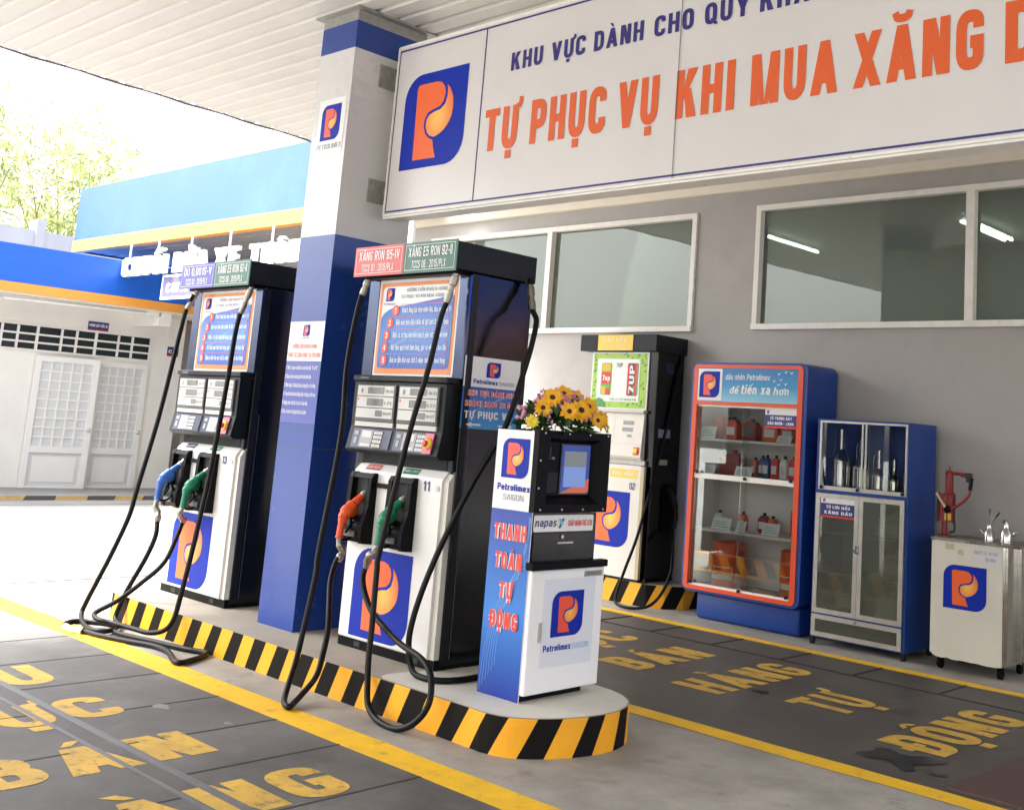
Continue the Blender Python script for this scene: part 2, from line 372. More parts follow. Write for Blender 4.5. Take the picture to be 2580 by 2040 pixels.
def glyph(c, S):
    h=S/2; T=S*.86; t=T/2; q=[]
    def st(p,r=.2,closed=False,w=S): q.append(stroke(rp(p,r,closed),w,closed))
    def para(b0,b1,t0,t1,y0=0.,y1=1.): q.append([[(b0,y0),(b1,y0),(t1,y1),(t0,y1)]])
    D=S*1.08; W=.56; x=.72
    if c==' ': return .30,q
    if c=='A': W=.66; para(0,D,W/2-D/2,W/2+D/2); para(W-D,W,W/2-D/2,W/2+D/2); para(.15,W-.15,.17,W-.17,.20,.20+T)
    elif c=='B': st([(h,0),(h,1)]); st([(h,1-t),(W-h-.02,1-t),(W-h-.02,.53),(h,.53)],.17); st([(h,.53),(W-h,.53),(W-h,t),(h,t)],.2)
    elif c=='C': st([(W-h,.68),(W-h,1-t),(h,1-t),(h,t),(W-h,t),(W-h,.33)],.24)
    elif c=='D': st([(h,t,0),(W-h,t),(W-h,1-t),(h,1-t,0)],.26,True)
    elif c=='Đ': st([(h,t,0),(W-h,t),(W-h,1-t),(h,1-t,0)],.26,True); para(-.1,.3,-.1,.3,.5-t,.5+t)
    elif c in 'EF':
        W=.48; st([(h,0),(h,1)]); para(S,W,S,W,1-T,1); para(S,W-.04,S,W-.04,.5-t,.5+t)
        if c=='E': para(S,W,S,W,0,T)
    elif c=='G': st([(W-h,.69),(W-h,1-t),(h,1-t),(h,t),(W-h,t,.16),(W-h,.46,0),(W*.52,.46)],.24)
    elif c=='H': st([(h,0),(h,1)]); st([(W-h,0),(W-h,1)]); para(S,W-S,S,W-S,.5-t,.5+t)
    elif c=='I': W=S; st([(h,0),(h,1)])
    elif c=='J': W=.5; st([(W-h,1),(W-h,t),(h,t),(h,.32)],.22)
    elif c=='K': W=.6; st([(h,0),(h,1)]); para(S,S+.02,W-D*1.1,W,.36,1); q[-1]=[[(S,.33),(S,.62),(W-D*1.2,1),(W,1)]]; para(W-D*1.2,W,S+.02,S+.20,0,.60)
    elif c=='L': W=.46; st([(h,0),(h,1)]); para(S,W,S,W,0,T)
    elif c=='M': W=.74; st([(h,0),(h,1)]); st([(W-h,0),(W-h,1)]); para(W/2-D/2,W/2+.01,S*.2,S*1.1); para(W/2-.01,W/2+D/2,W-S*1.1,W-S*.2)
    elif c=='N': W=.58; st([(h,0),(h,1)]); st([(W-h,0),(W-h,1)]); para(W-S*1.25,W-S*.3,S*.3,S*1.25)
    elif c=='O': st([(h,t),(W-h,t),(W-h,1-t),(h,1-t)],.26,True)
    elif c=='Q': st([(h,t),(W-h,t),(W-h,1-t),(h,1-t)],.26,True); para(W-.08,W+.08,W*.45,W*.45+S*.9,-.06,.26)
    elif c=='P': st([(h,0),(h,1-t,0),(W-h,1-t),(W-h,.44),(S*.5,.44)],.2)
    elif c=='R': st([(h,0),(h,1-t,0),(W-h,1-t),(W-h,.48),(S*.5,.48)],.19); para(W-D+.02,W+.02,W*.35,W*.35+D,0,.45)
    elif c=='S': st([(W-h,.70),(W-h,1-t),(h,1-t),(h,.52),(W-h,.48),(W-h,t),(h,t),(h,.30)],.2)
    elif c=='T': W=.54; st([(W/2,0),(W/2,1-T)]); para(0,W,0,W,1-T,1)
    elif c=='U': st([(h,1),(h,t),(W-h,t),(W-h,1)],.26)
    elif c=='V': W=.62; para(W/2-D/2,W/2+D/2,0,D); para(W/2-D/2,W/2+D/2,W-D,W)
    elif c=='X': W=.64; para(0,D,W-D,W); para(W-D,W,0,D)
    elif c=='Y': W=.62; para(W/2-D/2,W/2+D/2,0,D,.42,1); para(W/2-D/2,W/2+D/2,W-D,W,.42,1); st([(W/2,0),(W/2,.45)])
    elif c=='Z': W=.54; para(0,W,0,W,0,T); para(0,W,0,W,1-T,1); para(0,D,W-D,W,T,1-T)
    elif c=='0': W=.52; st([(h,t),(W-h,t),(W-h,1-t),(h,1-t)],.24,True)
    elif c=='1': W=.36; st([(W-h,0),(W-h,1)]); para(0,W-S,W-S*1.3,W-S,.72,.92)
    elif c=='2': W=.52; st([(h,.70),(h,1-t),(W-h,1-t),(W-h,.55),(h,.2,.1),(h,t,0)],.2); para(0,W,0,W,0,T)
    elif c=='3': W=.52; st([(h,.72),(h,1-t),(W-h-.02,1-t),(W-h-.02,.53),(W*.4,.53)],.18); st([(W*.4,.53),(W-h,.53),(W-h,t),(h,t),(h,.3)],.18)
    elif c=='4': W=.56; st([(W-S,0),(W-S,1)]); para(0,W,0,W,.2,.2+T); para(0,D,W-S*1.5-.06,W-S*1.5+.05,.2+T,1)
    elif c=='5': W=.52; para(.04,W-.03,.04,W-.03,1-T,1); st([(h+.03,1-T),(h,.56,0),(W-h,.60),(W-h,t),(h,t),(h,.27)],.18)
    elif c=='6': W=.52; st([(W-h,.74),(W-h,1-t),(h,1-t),(h,t),(W-h,t),(W-h,.57),(h+.02,.57)],.2)
    elif c=='7': W=.50; para(0,W,0,W,1-T,1); para(.08,.08+D,W-D,W,0,1-T)
    elif c=='8': W=.52; st([(h+.02,.53),(W-h-.02,.53),(W-h-.02,1-t),(h+.02,1-t)],.17,True); st([(h,t),(W-h,t),(W-h,.53),(h,.53)],.19,True)
    elif c=='9': W=.52; st([(h,.26),(h,t),(W-h,t),(W-h,1-t),(h,1-t),(h,.43),(W-h-.02,.43)],.2)
    elif c=='-': W=.3; para(0,W,0,W,.36,.36+T)
    elif c in '.,': W=S; para(0,S,0,S,-.02 if c=='.' else -.14,S)
    elif c==':': W=S; para(0,S,0,S,.05,.05+S); para(0,S,0,S,.5,.5+S)
    elif c=='/': W=.34; para(0,S*.8,W-S*.8,W)
    elif c=='"': W=.3; para(0,S*.7,0,S*.7,.68,1); para(.3-S*.7,.3,.3-S*.7,.3,.68,1)
    elif c in '()': W=.26; s_=1 if c=='(' else -1; a=0 if c=='(' else W; st([(a+s_*(W-h),1.05),(a+s_*h,.8),(a+s_*h,.2),(a+s_*(W-h),-.05)],.2,w=S*.8)
    elif c=='&': W=.66; st([(W-.02,0),(h+.05,.75,.1),(h+.05,1-t),(W*.6,1-t),(W*.6,.68),(h,.42),(h,t),(W*.7,t),(W-h,.42)],.16,w=S*.85)
    # lower case
    elif c=='a': W=.48; st([(h,x-.12),(h,x-t),(W-h,x-t),(W-h,0,0)],.16); st([(W-h,.42),(h,.40),(h,t),(W-h,t)],.15)
    elif c=='b': W=.5; st([(h,0),(h,1)]); st([(h,t),(W-h,t),(W-h,x-t),(h,x-t)],.18)
    elif c=='c': W=.46; st([(W-h,x-.2),(W-h,x-t),(h,x-t),(h,t),(W-h,t),(W-h,.22)],.18)
    elif c in 'dđ':
        W=.5; st([(W-h,0),(W-h,1)]); st([(W-h,t),(h,t),(h,x-t),(W-h,x-t)],.18)
        if c=='đ': para(W*.5,W+.08,W*.5,W+.08,.82,.82+T*.8)
    elif c=='e': W=.48; st([(h+.04,x*.5),(W-h,x*.5,0),(W-h,x-t),(h,x-t),(h,t),(W-h,t),(W-h,.2)],.17)
    elif c=='f': W=.32; st([(.12,0),(.12,1-t),(W,1-t)],.12); para(0,W,0,W,x-T,x)
    elif c=='g': W=.5; st([(W-h,x),(W-h,-.26+t),(h,-.26+t)],.16); st([(W-h,t),(h,t),(h,x-t),(W-h,x-t)],.18)
    elif c=='h': W=.48; st([(h,0),(h,1)]); st([(h,x-.2),(h,x-t),(W-h,x-t),(W-h,0)],.18)
    elif c=='i': W=S; st([(h,0),(h,x)]); para(0,S,0,S,.84,1)
    elif c=='ı': W=S; st([(h,0),(h,x)])
    elif c=='k': W=.48; st([(h,0),(h,1)]); q.append([[(S,.24),(S,.46),(W-D,x),(W,x)]]); para(W-D,W,S,S+.14,0,.44)
    elif c=='l': W=S; st([(h,0),(h,1)])
    elif c=='m': W=.74; st([(h,0),(h,x)]); st([(h,x-.2),(h,x-t),(W/2,x-t),(W/2,0)],.15); st([(W/2,x-.2),(W/2,x-t),(W-h,x-t),(W-h,0)],.15)
    elif c=='n': W=.48; st([(h,0),(h,x)]); st([(h,x-.2),(h,x-t),(W-h,x-t),(W-h,0)],.18)
    elif c=='o': W=.49; st([(h,t),(W-h,t),(W-h,x-t),(h,x-t)],.19,True)
    elif c=='p': W=.5; st([(h,-.26),(h,x)]); st([(h,t),(W-h,t),(W-h,x-t),(h,x-t)],.18)
    elif c=='q': W=.5; st([(W-h,-.26),(W-h,x)]); st([(W-h,t),(h,t),(h,x-t),(W-h,x-t)],.18)
    elif c=='r': W=.34; st([(h,0),(h,x)]); st([(h,x-.22),(h,x-t),(W,x-t)],.16)
    elif c=='s': W=.44; st([(W-h,x-.17),(W-h,x-t),(h,x-t),(h,.38),(W-h,.34),(W-h,t),(h,t),(h,.18)],.14)
    elif c=='t': W=.34; st([(.13,.95),(.13,t),(W,t)],.12); para(0,W,0,W,x-T,x)
    elif c=='u': W=.48; st([(h,x),(h,t),(W-h,t),(W-h,x)],.18); st([(W-h,0),(W-h,.3)])
    elif c=='v': W=.5; para(W/2-D/2,W/2+D/2,0,D,0,x); para(W/2-D/2,W/2+D/2,W-D,W,0,x)
    elif c=='x': W=.5; para(0,D,W-D,W,0,x); para(W-D,W,0,D,0,x)
    elif c=='y': W=.5; para(W/2-D/2,W/2+D/2,0,D,0,x); para(.06,.06+D,W-D,W,-.26,x)
    elif c=='z': W=.44; para(0,W,0,W,0,T); para(0,W,0,W,x-T,x); para(0,D,W-D,W,T,x-T)
    else: W=.4
    return W,q
def marks(base, W, acc, S):
    out=[]; up=base.isupper() or base=='Đ'; y=1.07 if up else .80; c=W/2; w=min(S*.75,.15); lift=0; two=len([a for a in acc if a not in '\u0323\u031b'])>1
    for a in acc:
        cx=c
        if a in '\u0300\u0301\u0309\u0303' and lift: cx=c+.16
        if a=='\u0301': out.append([[(cx-.08,y+lift),(cx+.02,y+lift),(cx+.17,y+lift+.19),(cx+.02,y+lift+.19)]])
        elif a=='\u0300': out.append([[(cx-.02,y+lift),(cx+.08,y+lift),(cx-.02,y+lift+.19),(cx-.17,y+lift+.19)]])
        elif a=='\u0302': out.append([[(cx-.19,y),(cx-.06,y),(cx+.04,y+.15),(cx-.05,y+.15)]]); out.append([[(cx+.06,y),(cx+.19,y),(cx+.05,y+.15),(cx-.04,y+.15)]]); lift=.10
        elif a=='\u0306': out.append(stroke(rp([(cx-.16,y+.17),(cx-.13,y+.05),(cx+.13,y+.05),(cx+.16,y+.17)],.12),w))
        elif a=='\u0303': out.append(stroke(rp([(cx-.18,y+lift+.02),(cx-.1,y+lift+.15),(cx+.08,y+lift+.02),(cx+.18,y+lift+.15)],.1),w*.9))
        elif a=='\u0309': out.append(stroke(rp([(cx-.09,y+lift+.18),(cx+.09,y+lift+.20),(cx+.07,y+lift+.08),(cx-.01,y+lift)],.09),w*.9))
        elif a=='\u0323': out.append([[(c-S*.5,-.24),(c+S*.5,-.24),(c+S*.5,-.24+S*.9),(c-S*.5,-.24+S*.9)]])
        elif a=='\u031b':
            yy=1. if up else .72
            out.append(stroke(rp([(W-S*.4,yy-.05),(W+.06,yy-.02),(W+.07,yy+.17)],.08),w*.9))
    return out
def layout(txt, S, gap):
    x=0; items=[]
    cl=[]
    for ch in unicodedata.normalize('NFD',txt):
        if unicodedata.combining(ch) and cl: cl[-1][1].append(ch)
        else: cl.append([ch,[]])
    for i,(b,acc) in enumerate(cl):
        bb='ı' if b=='i' and any(a not in '\u0323' for a in acc) else b
        W,q=glyph(bb,S)
        items.append((x,q+marks(b,W,sorted(acc,key=lambda a:'\u031b\u0302\u0306\u0323\u0301\u0300\u0309\u0303'.find(a)),S))); x+=W+(gap if b!=' ' else gap*.6)
    return items, x-gap
def text(g, F, txt, u0, v0, height, u1=None, S=.2, gap=.12, d=.001, eps=None, align='l', slant=0., rot=None):
    """letters as separate flat strokes on plane F; u1 squeezes the word to the wanted width"""
    items,L=layout(txt,S,gap); k=height
    ku=(u1-u0)/L if u1 is not None else k
    if u1 is None and align=='c': u0=u0-L*k/2
    if u1 is None and align=='r': u0=u0-L*k
    e=(eps if eps is not None else min(.0002,height*.002))*.25
    for x,prims in items:
        n=0
        for j,pr in enumerate(prims):
            for poly in pr:
                flat(g,F,[(u0+(x+a+slant*b)*ku, v0+b*k) for a,b in poly], d+e*n); n+=1
    return L*ku
def deep_text(g, F, txt, u0, v0, height, u1, S, gap, d0, d1):
    """thick letters: a front sheet of strokes at d1 and side walls back to d0"""
    items,L=layout(txt,S,gap); ku=(u1-u0)/L
    for x,prims in items:
        n=0
        for pr in prims:
            for poly in pr:
                P=[(u0+(x+a)*ku, v0+b*height) for a,b in poly]
                ar=sum(P[i][0]*P[(i+1)%len(P)][1]-P[(i+1)%len(P)][0]*P[i][1] for i in range(len(P)))
                if abs(ar)<1e-7: continue
                if ar<0: P=P[::-1]
                e=.0004*n; n+=1; m=len(P)
                vs=[F(u,v,d0-e) for u,v in P]+[F(u,v,d1+e) for u,v in P]
                g.add(vs,[tuple(range(m))[::-1],tuple(range(m,2*m))]+[(i,(i+1)%m,(i+1)%m+m,i+m) for i in range(m)])

# the company mark: blue leaf-cornered square, an orange P cut by a golden drop (unit square)
L_P=[(.219,.09),(.199,.845),(.217,.876),(.254,.887),(.528,.885),(.595,.865),(.644,.819),(.667,.757),(.649,.668),(.593,.616),(.482,.594),(.407,.571),(.364,.509),(.357,.434),(.388,.357),(.447,.304),(.523,.271),(.539,.197),(.587,.085)]
L_D=[(.691,.828),(.735,.79),(.762,.75),(.79,.70),(.805,.637),(.808,.57),(.797,.499),(.772,.445),(.737,.402),(.69,.36),(.635,.33),(.585,.312),(.537,.302),(.47,.321),(.418,.364),(.389,.431),(.397,.501),(.437,.544),(.51,.567),(.611,.583),(.679,.631),(.703,.71),(.702,.77)]
L_DIV=[(.667,.84),(.686,.757),(.668,.655),(.60,.598),(.49,.577),(.42,.556),(.382,.505),(.374,.434),(.402,.368),(.455,.32),(.53,.287)]
def logo(parent, F, u0,u1,v0,v1, d=.002, orange='orange', name='logo'):
    U=lambda p:(u0+p[0]*(u1-u0), v0+p[1]*(v1-v0))
    g=G(); flat(g,F,[U(p) for p in rrect(0,1,0,1,.27,'bd',8)],d)
    o=obj(name,g,M['blue'],parent)
    e=max(.0008,d*.4)
    g=G(); cx=[U(p) for p in L_P]
    bmfill(g,[F(u,v,d+e) for u,v in cx]); obj('letter_mark',g,M[orange],o)
    g=G(); bmfill(g,[F(u,v,d+2*e) for u,v in (U(p) for p in L_D)]); obj('drop_mark',g,M['drop'],o)
    return o
def bmfill(g, pts):
    """triangulate a concave outline so that it fills cleanly"""
    from mathutils.geometry import tessellate_polygon
    tri=tessellate_polygon([[Vector(p) for p in pts]])
    g.add(pts,[tuple(t) for t in tri])

# ================================================================== GROUND
g=G(); g.box(-140,140,-120,140,-.3,0); struct('ground',g,M['yard'])
def sheet(name,x0,x1,y0,y1,z,m,parent=None):
    g=G(); nx=1; g.add([(x0,y0,z),(x1,y0,z),(x1,y1,z),(x0,y1,z)],[(0,1,2,3)]); return struct(name,g,m,parent)
sheet('forecourt_slab',-9.75,6,-2.5,3.36,.004,M['slab'])
sheet('lane',-7.56,6,-2.5,3.36,.008,M['asphalt'])
sheet('apron',-9.75,6,3.36,5.16,.004,M['apron'])
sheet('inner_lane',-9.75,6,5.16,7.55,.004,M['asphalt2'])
sheet('wall_strip',-11.4,6,7.55,8.48,.004,M['apron'])
def wavy(g,y0,y1,x0,x1,z,n=60,a=.006):
    P=[];
    for i in range(n+1):
        x=x0+(x1-x0)*i/n; P.append((x,y0+rnd.uniform(-a,a),z)); P.append((x,y1+rnd.uniform(-a,a),z))
    g.add(P,[(2*i,2*i+2,2*i+3,2*i+1) for i in range(n)])
for (y0,y1,x0,x1) in ((3.362,3.556,-9.7,4),(5.012,5.158,-9.7,4),(7.552,7.665,-9.7,4)):
    g=G(); wavy(g,y0,y1,x0,x1,.0068); struct('painted_line',g,M['line'])
g=G()
for x in (-7.56,-6.92,-6.31,-5.66,-5.095,-4.555,-3.95,-3.35,-2.75): g.box(x-.007,x+.007,2.60,3.362,.004,.0095)
for x in (-7.25,-6.5,-5.8,-5.1,-4.3): g.box(x-.006,x+.006,.4,2.44,.004,.0095)
g.box(-9.6,4,7.102,7.118,.004,.0095)
for x in (-6.9,-6.3,-5.75,-5.15,-4.53,-3.94,-3.31,-2.7): g.box(x-.007,x+.007,7.118,7.55,.004,.0095)
g.box(-40,-9.6,3.70,3.73,.0,.003); g.box(-40,-9.6,-1.0,-.97,.0,.003); [g.box(x,x+.03,-6,12,.0,.0025) for x in (-11.8,-14.3,-16.6)]; g.box(-9.86,-9.84,-2.5,8.4,.0,.0035)
struct('slab_joint',g,M['joint'])
g=G(); g.box(-7.56,4,2.552,2.595,.004,.0115); g.box(-7.56,4,2.445,2.47,.004,.0115)
struct('drain_channel',g,M['rail'])
g=G(); g.box(-7.56,4,2.475,2.545,.004,.0092); struct('drain_slot',g,M['asphalt2'])
# writing on the two lanes, read by someone driving towards -X
def lane_word(txt,ytop0,ytop1,xt,xb,S=.2):
    g=G(); F=floor(xb,0,.0095 if ytop0<3.3 else .0062); text(g,F,txt,ytop0,0,xb-xt,ytop1,S=S,gap=.13,d=0,eps=.00006)
    struct('lane_lettering',g,M['floortext'])
lane_word('KHU',1.90,2.85,-6.86,-6.40,.21)
lane_word('VỰC',1.93,2.85,-6.00,-5.60,.21)
lane_word('BÁN',1.90,2.875,-5.17,-4.78,.22)
lane_word('HÀNG',1.80,3.06,-4.37,-3.98,.22)
lane_word('KHU',5.80,6.75,-6.84,-6.42,.20)
lane_word('VỰC',5.84,6.82,-6.00,-5.57,.20)
lane_word('BÁN',5.92,6.81,-5.24,-4.86,.21)
lane_word('HÀNG',5.82,6.96,-4.51,-4.13,.21)
lane_word('TỰ',6.04,6.52,-3.80,-3.40,.20)
lane_word('ĐỘNG',5.72,6.90,-3.00,-2.62,.21)
g=G(); g.prism([(-2.37,5.215),(-1.0,5.22),(-1.0,6.4),(-2.33,6.38)],2,.004,.016)
tag(obj('floor_plate',g,M['plate']),'reddish brown steel cover plate lying in the dark lane','cover plate')
g=G()
P=[(-2.96,5.40),(-2.86,5.36),(-2.78,5.42),(-2.70,5.36),(-2.64,5.30),(-2.60,5.36),(-2.66,5.44),(-2.60,5.52),(-2.55,5.62),(-2.62,5.68),(-2.72,5.60),(-2.78,5.56),(-2.86,5.62),(-2.93,5.58),(-2.90,5.50)]
bmfill(g,[(x,y,.0092) for x,y in P]); g.poly([(-2.50+.05*math.cos(a),5.40+.035*math.sin(a),.0092) for a in [.7*k for k in range(9)]])
g.poly([(-4.02+.06*math.cos(a),6.12+.03*math.sin(a),.0092) for a in [.7*k for k in range(9)]])
struct('oil_stain',g,M['oil'])
g=G()
for cx,cy,s in ((-5.153,3.13,.035),(-5.62,3.02,.06)):
    n=11; ph=rnd.random()*6; g.poly([(cx+s*(1+.3*math.sin(3*a+ph))*math.cos(a),cy+s*.6*(1+.3*math.sin(4*a+ph))*math.sin(a),.0096) for a in [2*math.pi*i/n for i in range(n)]])
struct('pale_patch',g,M['chewed'])

# ================================================================== PUMP ISLAND
IZ=.184; YC=4.37; YF=3.838
isl=thing('pump_island','raised concrete pump island with black and yellow slanted kerb stripes','pump island',(-6,YC,0))
TIP=[(-4.10,3.829),(-4.0,3.845),(-3.92,3.885),(-3.85,3.955),(-3.79,4.05),(-3.745,4.16),(-3.722,4.28),(-3.722,4.38),(-3.740,4.46),(-3.775,4.54),(-3.835,4.615),(-3.92,4.675),(-4.05,4.72),(-4.3,4.75)]
def island_outline():
    P=[(-8.15,3.93),(-8.06,3.86),(-7.95,YF)]; xs=-7.95
    while xs<-4.2: xs=min(-4.16,xs+.06); P.append((xs,YF-.004*max(0,(xs+5)/.85)))
    tip=[(p.x,p.y) for p in catmull([Vector((x,y,0)) for x,y in TIP],3)]
    return P+tip+[(-5.0,4.84),(-8.0,4.9),(-8.15,4.85)]
IO=island_outline()
g=G(); g.poly([(x,y,IZ) for x,y in IO]); obj('island_top',g,M['island'],isl)
g=G(); P=[(-4.965,3.93),(-4.945,3.875),(-4.89,3.848),(-4.7,YF+.006),(-4.4,YF+.004)]+[(x+(.006 if x<-4 else -.005)*(0 if x<-4 else 1),y+.006*(y<4.3)-.005*(y>4.5)) for x,y in TIP]+[(-4.80,4.80),(-4.86,4.72),(-4.87,4.45),(-4.93,4.1),(-4.96,4.02)]
g.poly([(x,y,IZ+.002) for x,y in P]); obj('white_painted_end',g,M['island_w'],isl)
def arclen(O,p):
    """distance along the outline to the point nearest p"""
    s=0; best=(9,0)
    for a,b in zip(O,O[1:]):
        a=Vector(a); b=Vector(b); d=b-a; L=d.length; t=min(1,max(0,(Vector(p)-a).dot(d)/(L*L))); e=(a+d*t-Vector(p)).length
        if e<best[0]: best=(e,s+L*t)
        s+=L
    return best[1]
def kerb(parent,O,z1,bt,bb,closed=True):
    """bt, bb: distances along the outline where one stripe meets the next, at the top and at the foot"""
    g=G(); s=0; n=len(O); segs=n if closed else n-1
    for i in range(segs):
        a=Vector(O[i]); b=Vector(O[(i+1)%n]); L=(b-a).length; s0=s; s+=L
        def P(t,z):
            q=a+(b-a)*((t-s0)/L); return (q.x,q.y,z)
        for j in range(len(bt)-1):
            poly=clip([(bb[j],0),(bb[j+1],0),(bt[j+1],z1),(bt[j],z1)],s0,s0+L)
            if len(poly)>2: g.mi(j%2); g.poly([P(t,z) for t,z in poly])
    return obj('kerb_face',g,[M['kerb_k'],M['kerb_y']],parent)
def even(n,period,slant,phase,jit=.004):
    bt=[phase+period/2*k+rnd.uniform(-jit,jit) for k in range(n)]; return bt,[t-slant+rnd.uniform(-jit,jit) for t in bt]
def clip(poly,lo,hi):
    for sgn,lim in ((1,lo),(-1,hi)):
        out=[]
        for i in range(len(poly)):
            p=poly[i]; q=poly[(i+1)%len(poly)]; fp=sgn*(p[0]-lim)>=-1e-9; fq=sgn*(q[0]-lim)>=-1e-9
            if fp: out.append(p)
            if fp!=fq:
                t=(lim-p[0])/(q[0]-p[0]); out.append((lim,p[1]+(q[1]-p[1])*t))
        poly=out
        if not poly: return []
    return poly
_tip=[((-4.645,3.838),(-4.503,3.836),(-4.327,3.835),(-4.189,3.833),(-4.067,3.83),(-3.948,3.873),(-3.849,3.967),(-3.78,4.069),(-3.729,4.198),(-3.715,4.305),(-3.73,4.427),(-3.766,4.533)),((-4.735,3.838),(-4.588,3.836),(-4.425,3.835),(-4.301,3.834),(-4.17,3.833),(-4.041,3.84),(-3.906,3.895),(-3.817,3.99),(-3.748,4.116),(-3.722,4.229),(-3.722,4.376),(-3.752,4.499))]
_x0=-5.144-.1237*26; _bt=[arclen(IO,(_x0+.1237*k+rnd.uniform(-.005,.005),YF)) for k in range(30)]; _bb=[arclen(IO,(_x0+.1237*k-.083+rnd.uniform(-.006,.006),YF)) for k in range(30)]
_bt+=[arclen(IO,p) for p in _tip[0]]; _bb+=[arclen(IO,p) for p in _tip[1]]
_e=_bt[-1]
for k in range(60): _bt.append(_e+.13*(k+1)); _bb.append(_bt[-1]-.083)
kerb(isl,IO,IZ,_bt,_bb)

# ================================================================== COLUMN
CX0,CX1,CY0,CY1=-6.594,-6.19,4.13,4.72
col=thing('support_column','square canopy column, blue below and white above, between two fuel pumps','column',(-6.39,4.42,IZ))
g=G()
for z0,z1,k in ((IZ,2.71,0),(2.71,3.998,1),(3.998,4.19,0)):
    g.mi(k); g.box(CX0,CX1,CY0,CY1,z0,z1)
obj('shaft',g,[M['col_blue'],M['col_white']],col)
for z in (1.315,):
    g=G(); g.box(CX0-.0012,CX1+.0012,CY0-.0012,CY1+.0012,z,z+.0025); obj('panel_seam',g,M['grey'],col)
g=G(); g.box(CX0+.002,CX1-.002,CY0+.002,CY1-.002,4.19,4.262); g.box(CX0-.05,CX1+.05,CY0-.04,CY1+.06,4.262,4.274)
obj('top_plate',g,M['galv'],col)
F=front(CY0)
g=G(); rect(g,F,-6.53,-6.225,3.285,3.66,.002); st=obj('logo_sticker',g,M['sticker'],col)
logo(st,F,-6.49,-6.27,3.37,3.618,.003,'red_orange')
g=G(); text(g,F,'PETROLIMEX',-6.515,3.308,.036,-6.235,S=.13,d=.003); obj('lettering',g,M['ink_grey'],st)
g=G(); rect(g,F,-6.592,-6.192,1.873,2.134,.001); st=obj('instruction_sticker',g,M['sticker'],col)
logo(st,F,-6.43,-6.355,2.037,2.112,.003,'red_orange')
g=G(); text(g,F,'PETROLIMEX',-6.445,2.019,.012,-6.34,S=.14,d=.003); obj('lettering',g,M['ink_grey'],st)
g=G(); text(g,F,'HƯỚNG DẪN KHÁCH HÀNG',-6.535,1.957,.028,-6.255,S=.15,d=.003); text(g,F,'THAO TÁC BƠM HÀNG TẠI TRỤ BƠM',-6.58,1.897,.030,-6.205,S=.15,d=.003); obj('heading',g,M['redplate'],st)
g=G(); rect(g,F,-6.592,-6.192,1.47,1.8725,.001); st=obj('step_sticker',g,mat('step_sticker_blue',(.05,.075,.36),.3,coat=.3),col)
g=G()
for i,(t,w_) in enumerate((('1) Nhấc cò bơm và kiểm tra màn hình đến "0" về "0"',.363),('2) Đưa cò bơm vào họng bình chứa nhiên liệu',.30),('3) Bơm hàng: Có thể giữ hoặc sử dụng lẫy cò tự động',.36),('4) Theo dõi màn hình đủ đồng tiền, lít bằng số đã mua',.37),('5) Ngừng bơm: nhả lẫy cò về vị trí ban đầu',.29),('6) Gác cò bơm trở lại giá đỡ của trụ bơm',.285))):
    z=1.828-.0575*i; text(g,F,t,-6.584,z-.012,.026,-6.584+w_,S=.13,d=.003)
obj('lettering',g,M['ink_white'],st)

# ================================================================== HANGING SIGN BOARD
SX0,SX1,SY,SZ0,SZ1=-6.075,-.85,4.41,2.868,4.048
sg=thing('overhead_sign_board','long white sign board with blue logo and orange capitals, bracketed to the column','sign board',(-3.5,4.47,2.86))
g=G(); g.box(SX0,SX1,SY,SY+.12,SZ0,SZ1); obj('panel',g,M['signwhite'],sg)
F=front(SY)
g=G(); a=.012
for u0,u1,v0,v1 in ((SX0,SX0+a,SZ0,SZ1),(SX1-a,SX1,SZ0,SZ1),(SX0+a,SX1-a,SZ0,SZ0+a),(SX0+a,SX1-a,SZ1-a,SZ1)): box_on(g,F,u0,u1,v0,v1,.0005,.006)
g.box(SX0-.006,SX1+.006,SY+.004,SY+.13,SZ0-.014,SZ0-.0005); g.box(SX0-.006,SX1+.006,SY+.004,SY+.13,SZ1+.0005,SZ1+.012)
g.box(SX0-.0065,SX0-.0005,SY+.004,SY+.13,SZ0-.0005,SZ1)
obj('frame',g,M['winframe'],sg)
g=G()
for u0,u1,v0,v1 in ((SX0+.018,SX1-.018,SZ0+.024,SZ0+.036),(SX0+.018,SX1-.018,SZ1-.036,SZ1-.024),(SX0+.018,SX0+.026,SZ0+.036,SZ1-.036),(-5.178,-5.168,SZ0+.036,SZ1-.036)): rect(g,F,u0,u1,v0,v1,.002)
obj('border_line',g,M['navy'],sg)
g=G(); rect(g,F,-3.593,-3.588,SZ0+.014,SZ1-.02,.0065); obj('panel_seam',g,M['grey'],sg)
logo(sg,F,-5.95,-5.318,3.168,3.815,.003)
g=G()
for t,u0,u1 in (('KHU',-4.922,-4.648),('VỰC',-4.575,-4.299),('DÀNH',-4.229,-3.859),('CHO',-3.781,-3.510),('QUÝ',-3.435,-3.150),('KHÁCH',-3.086,-2.60)):
    g=G(); text(g,F,t,u0,3.693,.116,u1,S=.20,gap=.15,d=.003); obj('navy_word',g,M['navy'],sg)
g=G()
for t,u0,u1 in (('TỰ',-5.117,-4.82),('PHỤC',-4.706,-4.104),('VỤ',-4.011,-3.722),('KHI',-3.600,-3.219),('MUA',-3.118,-2.622),('XĂNG',-2.538,-1.906),('DẦU',-1.810,-1.30)):
    g=G(); text(g,F,t,u0,3.202,.268,u1,S=.215,gap=.13,d=.003); obj('orange_word',g,M['signorange'],sg)
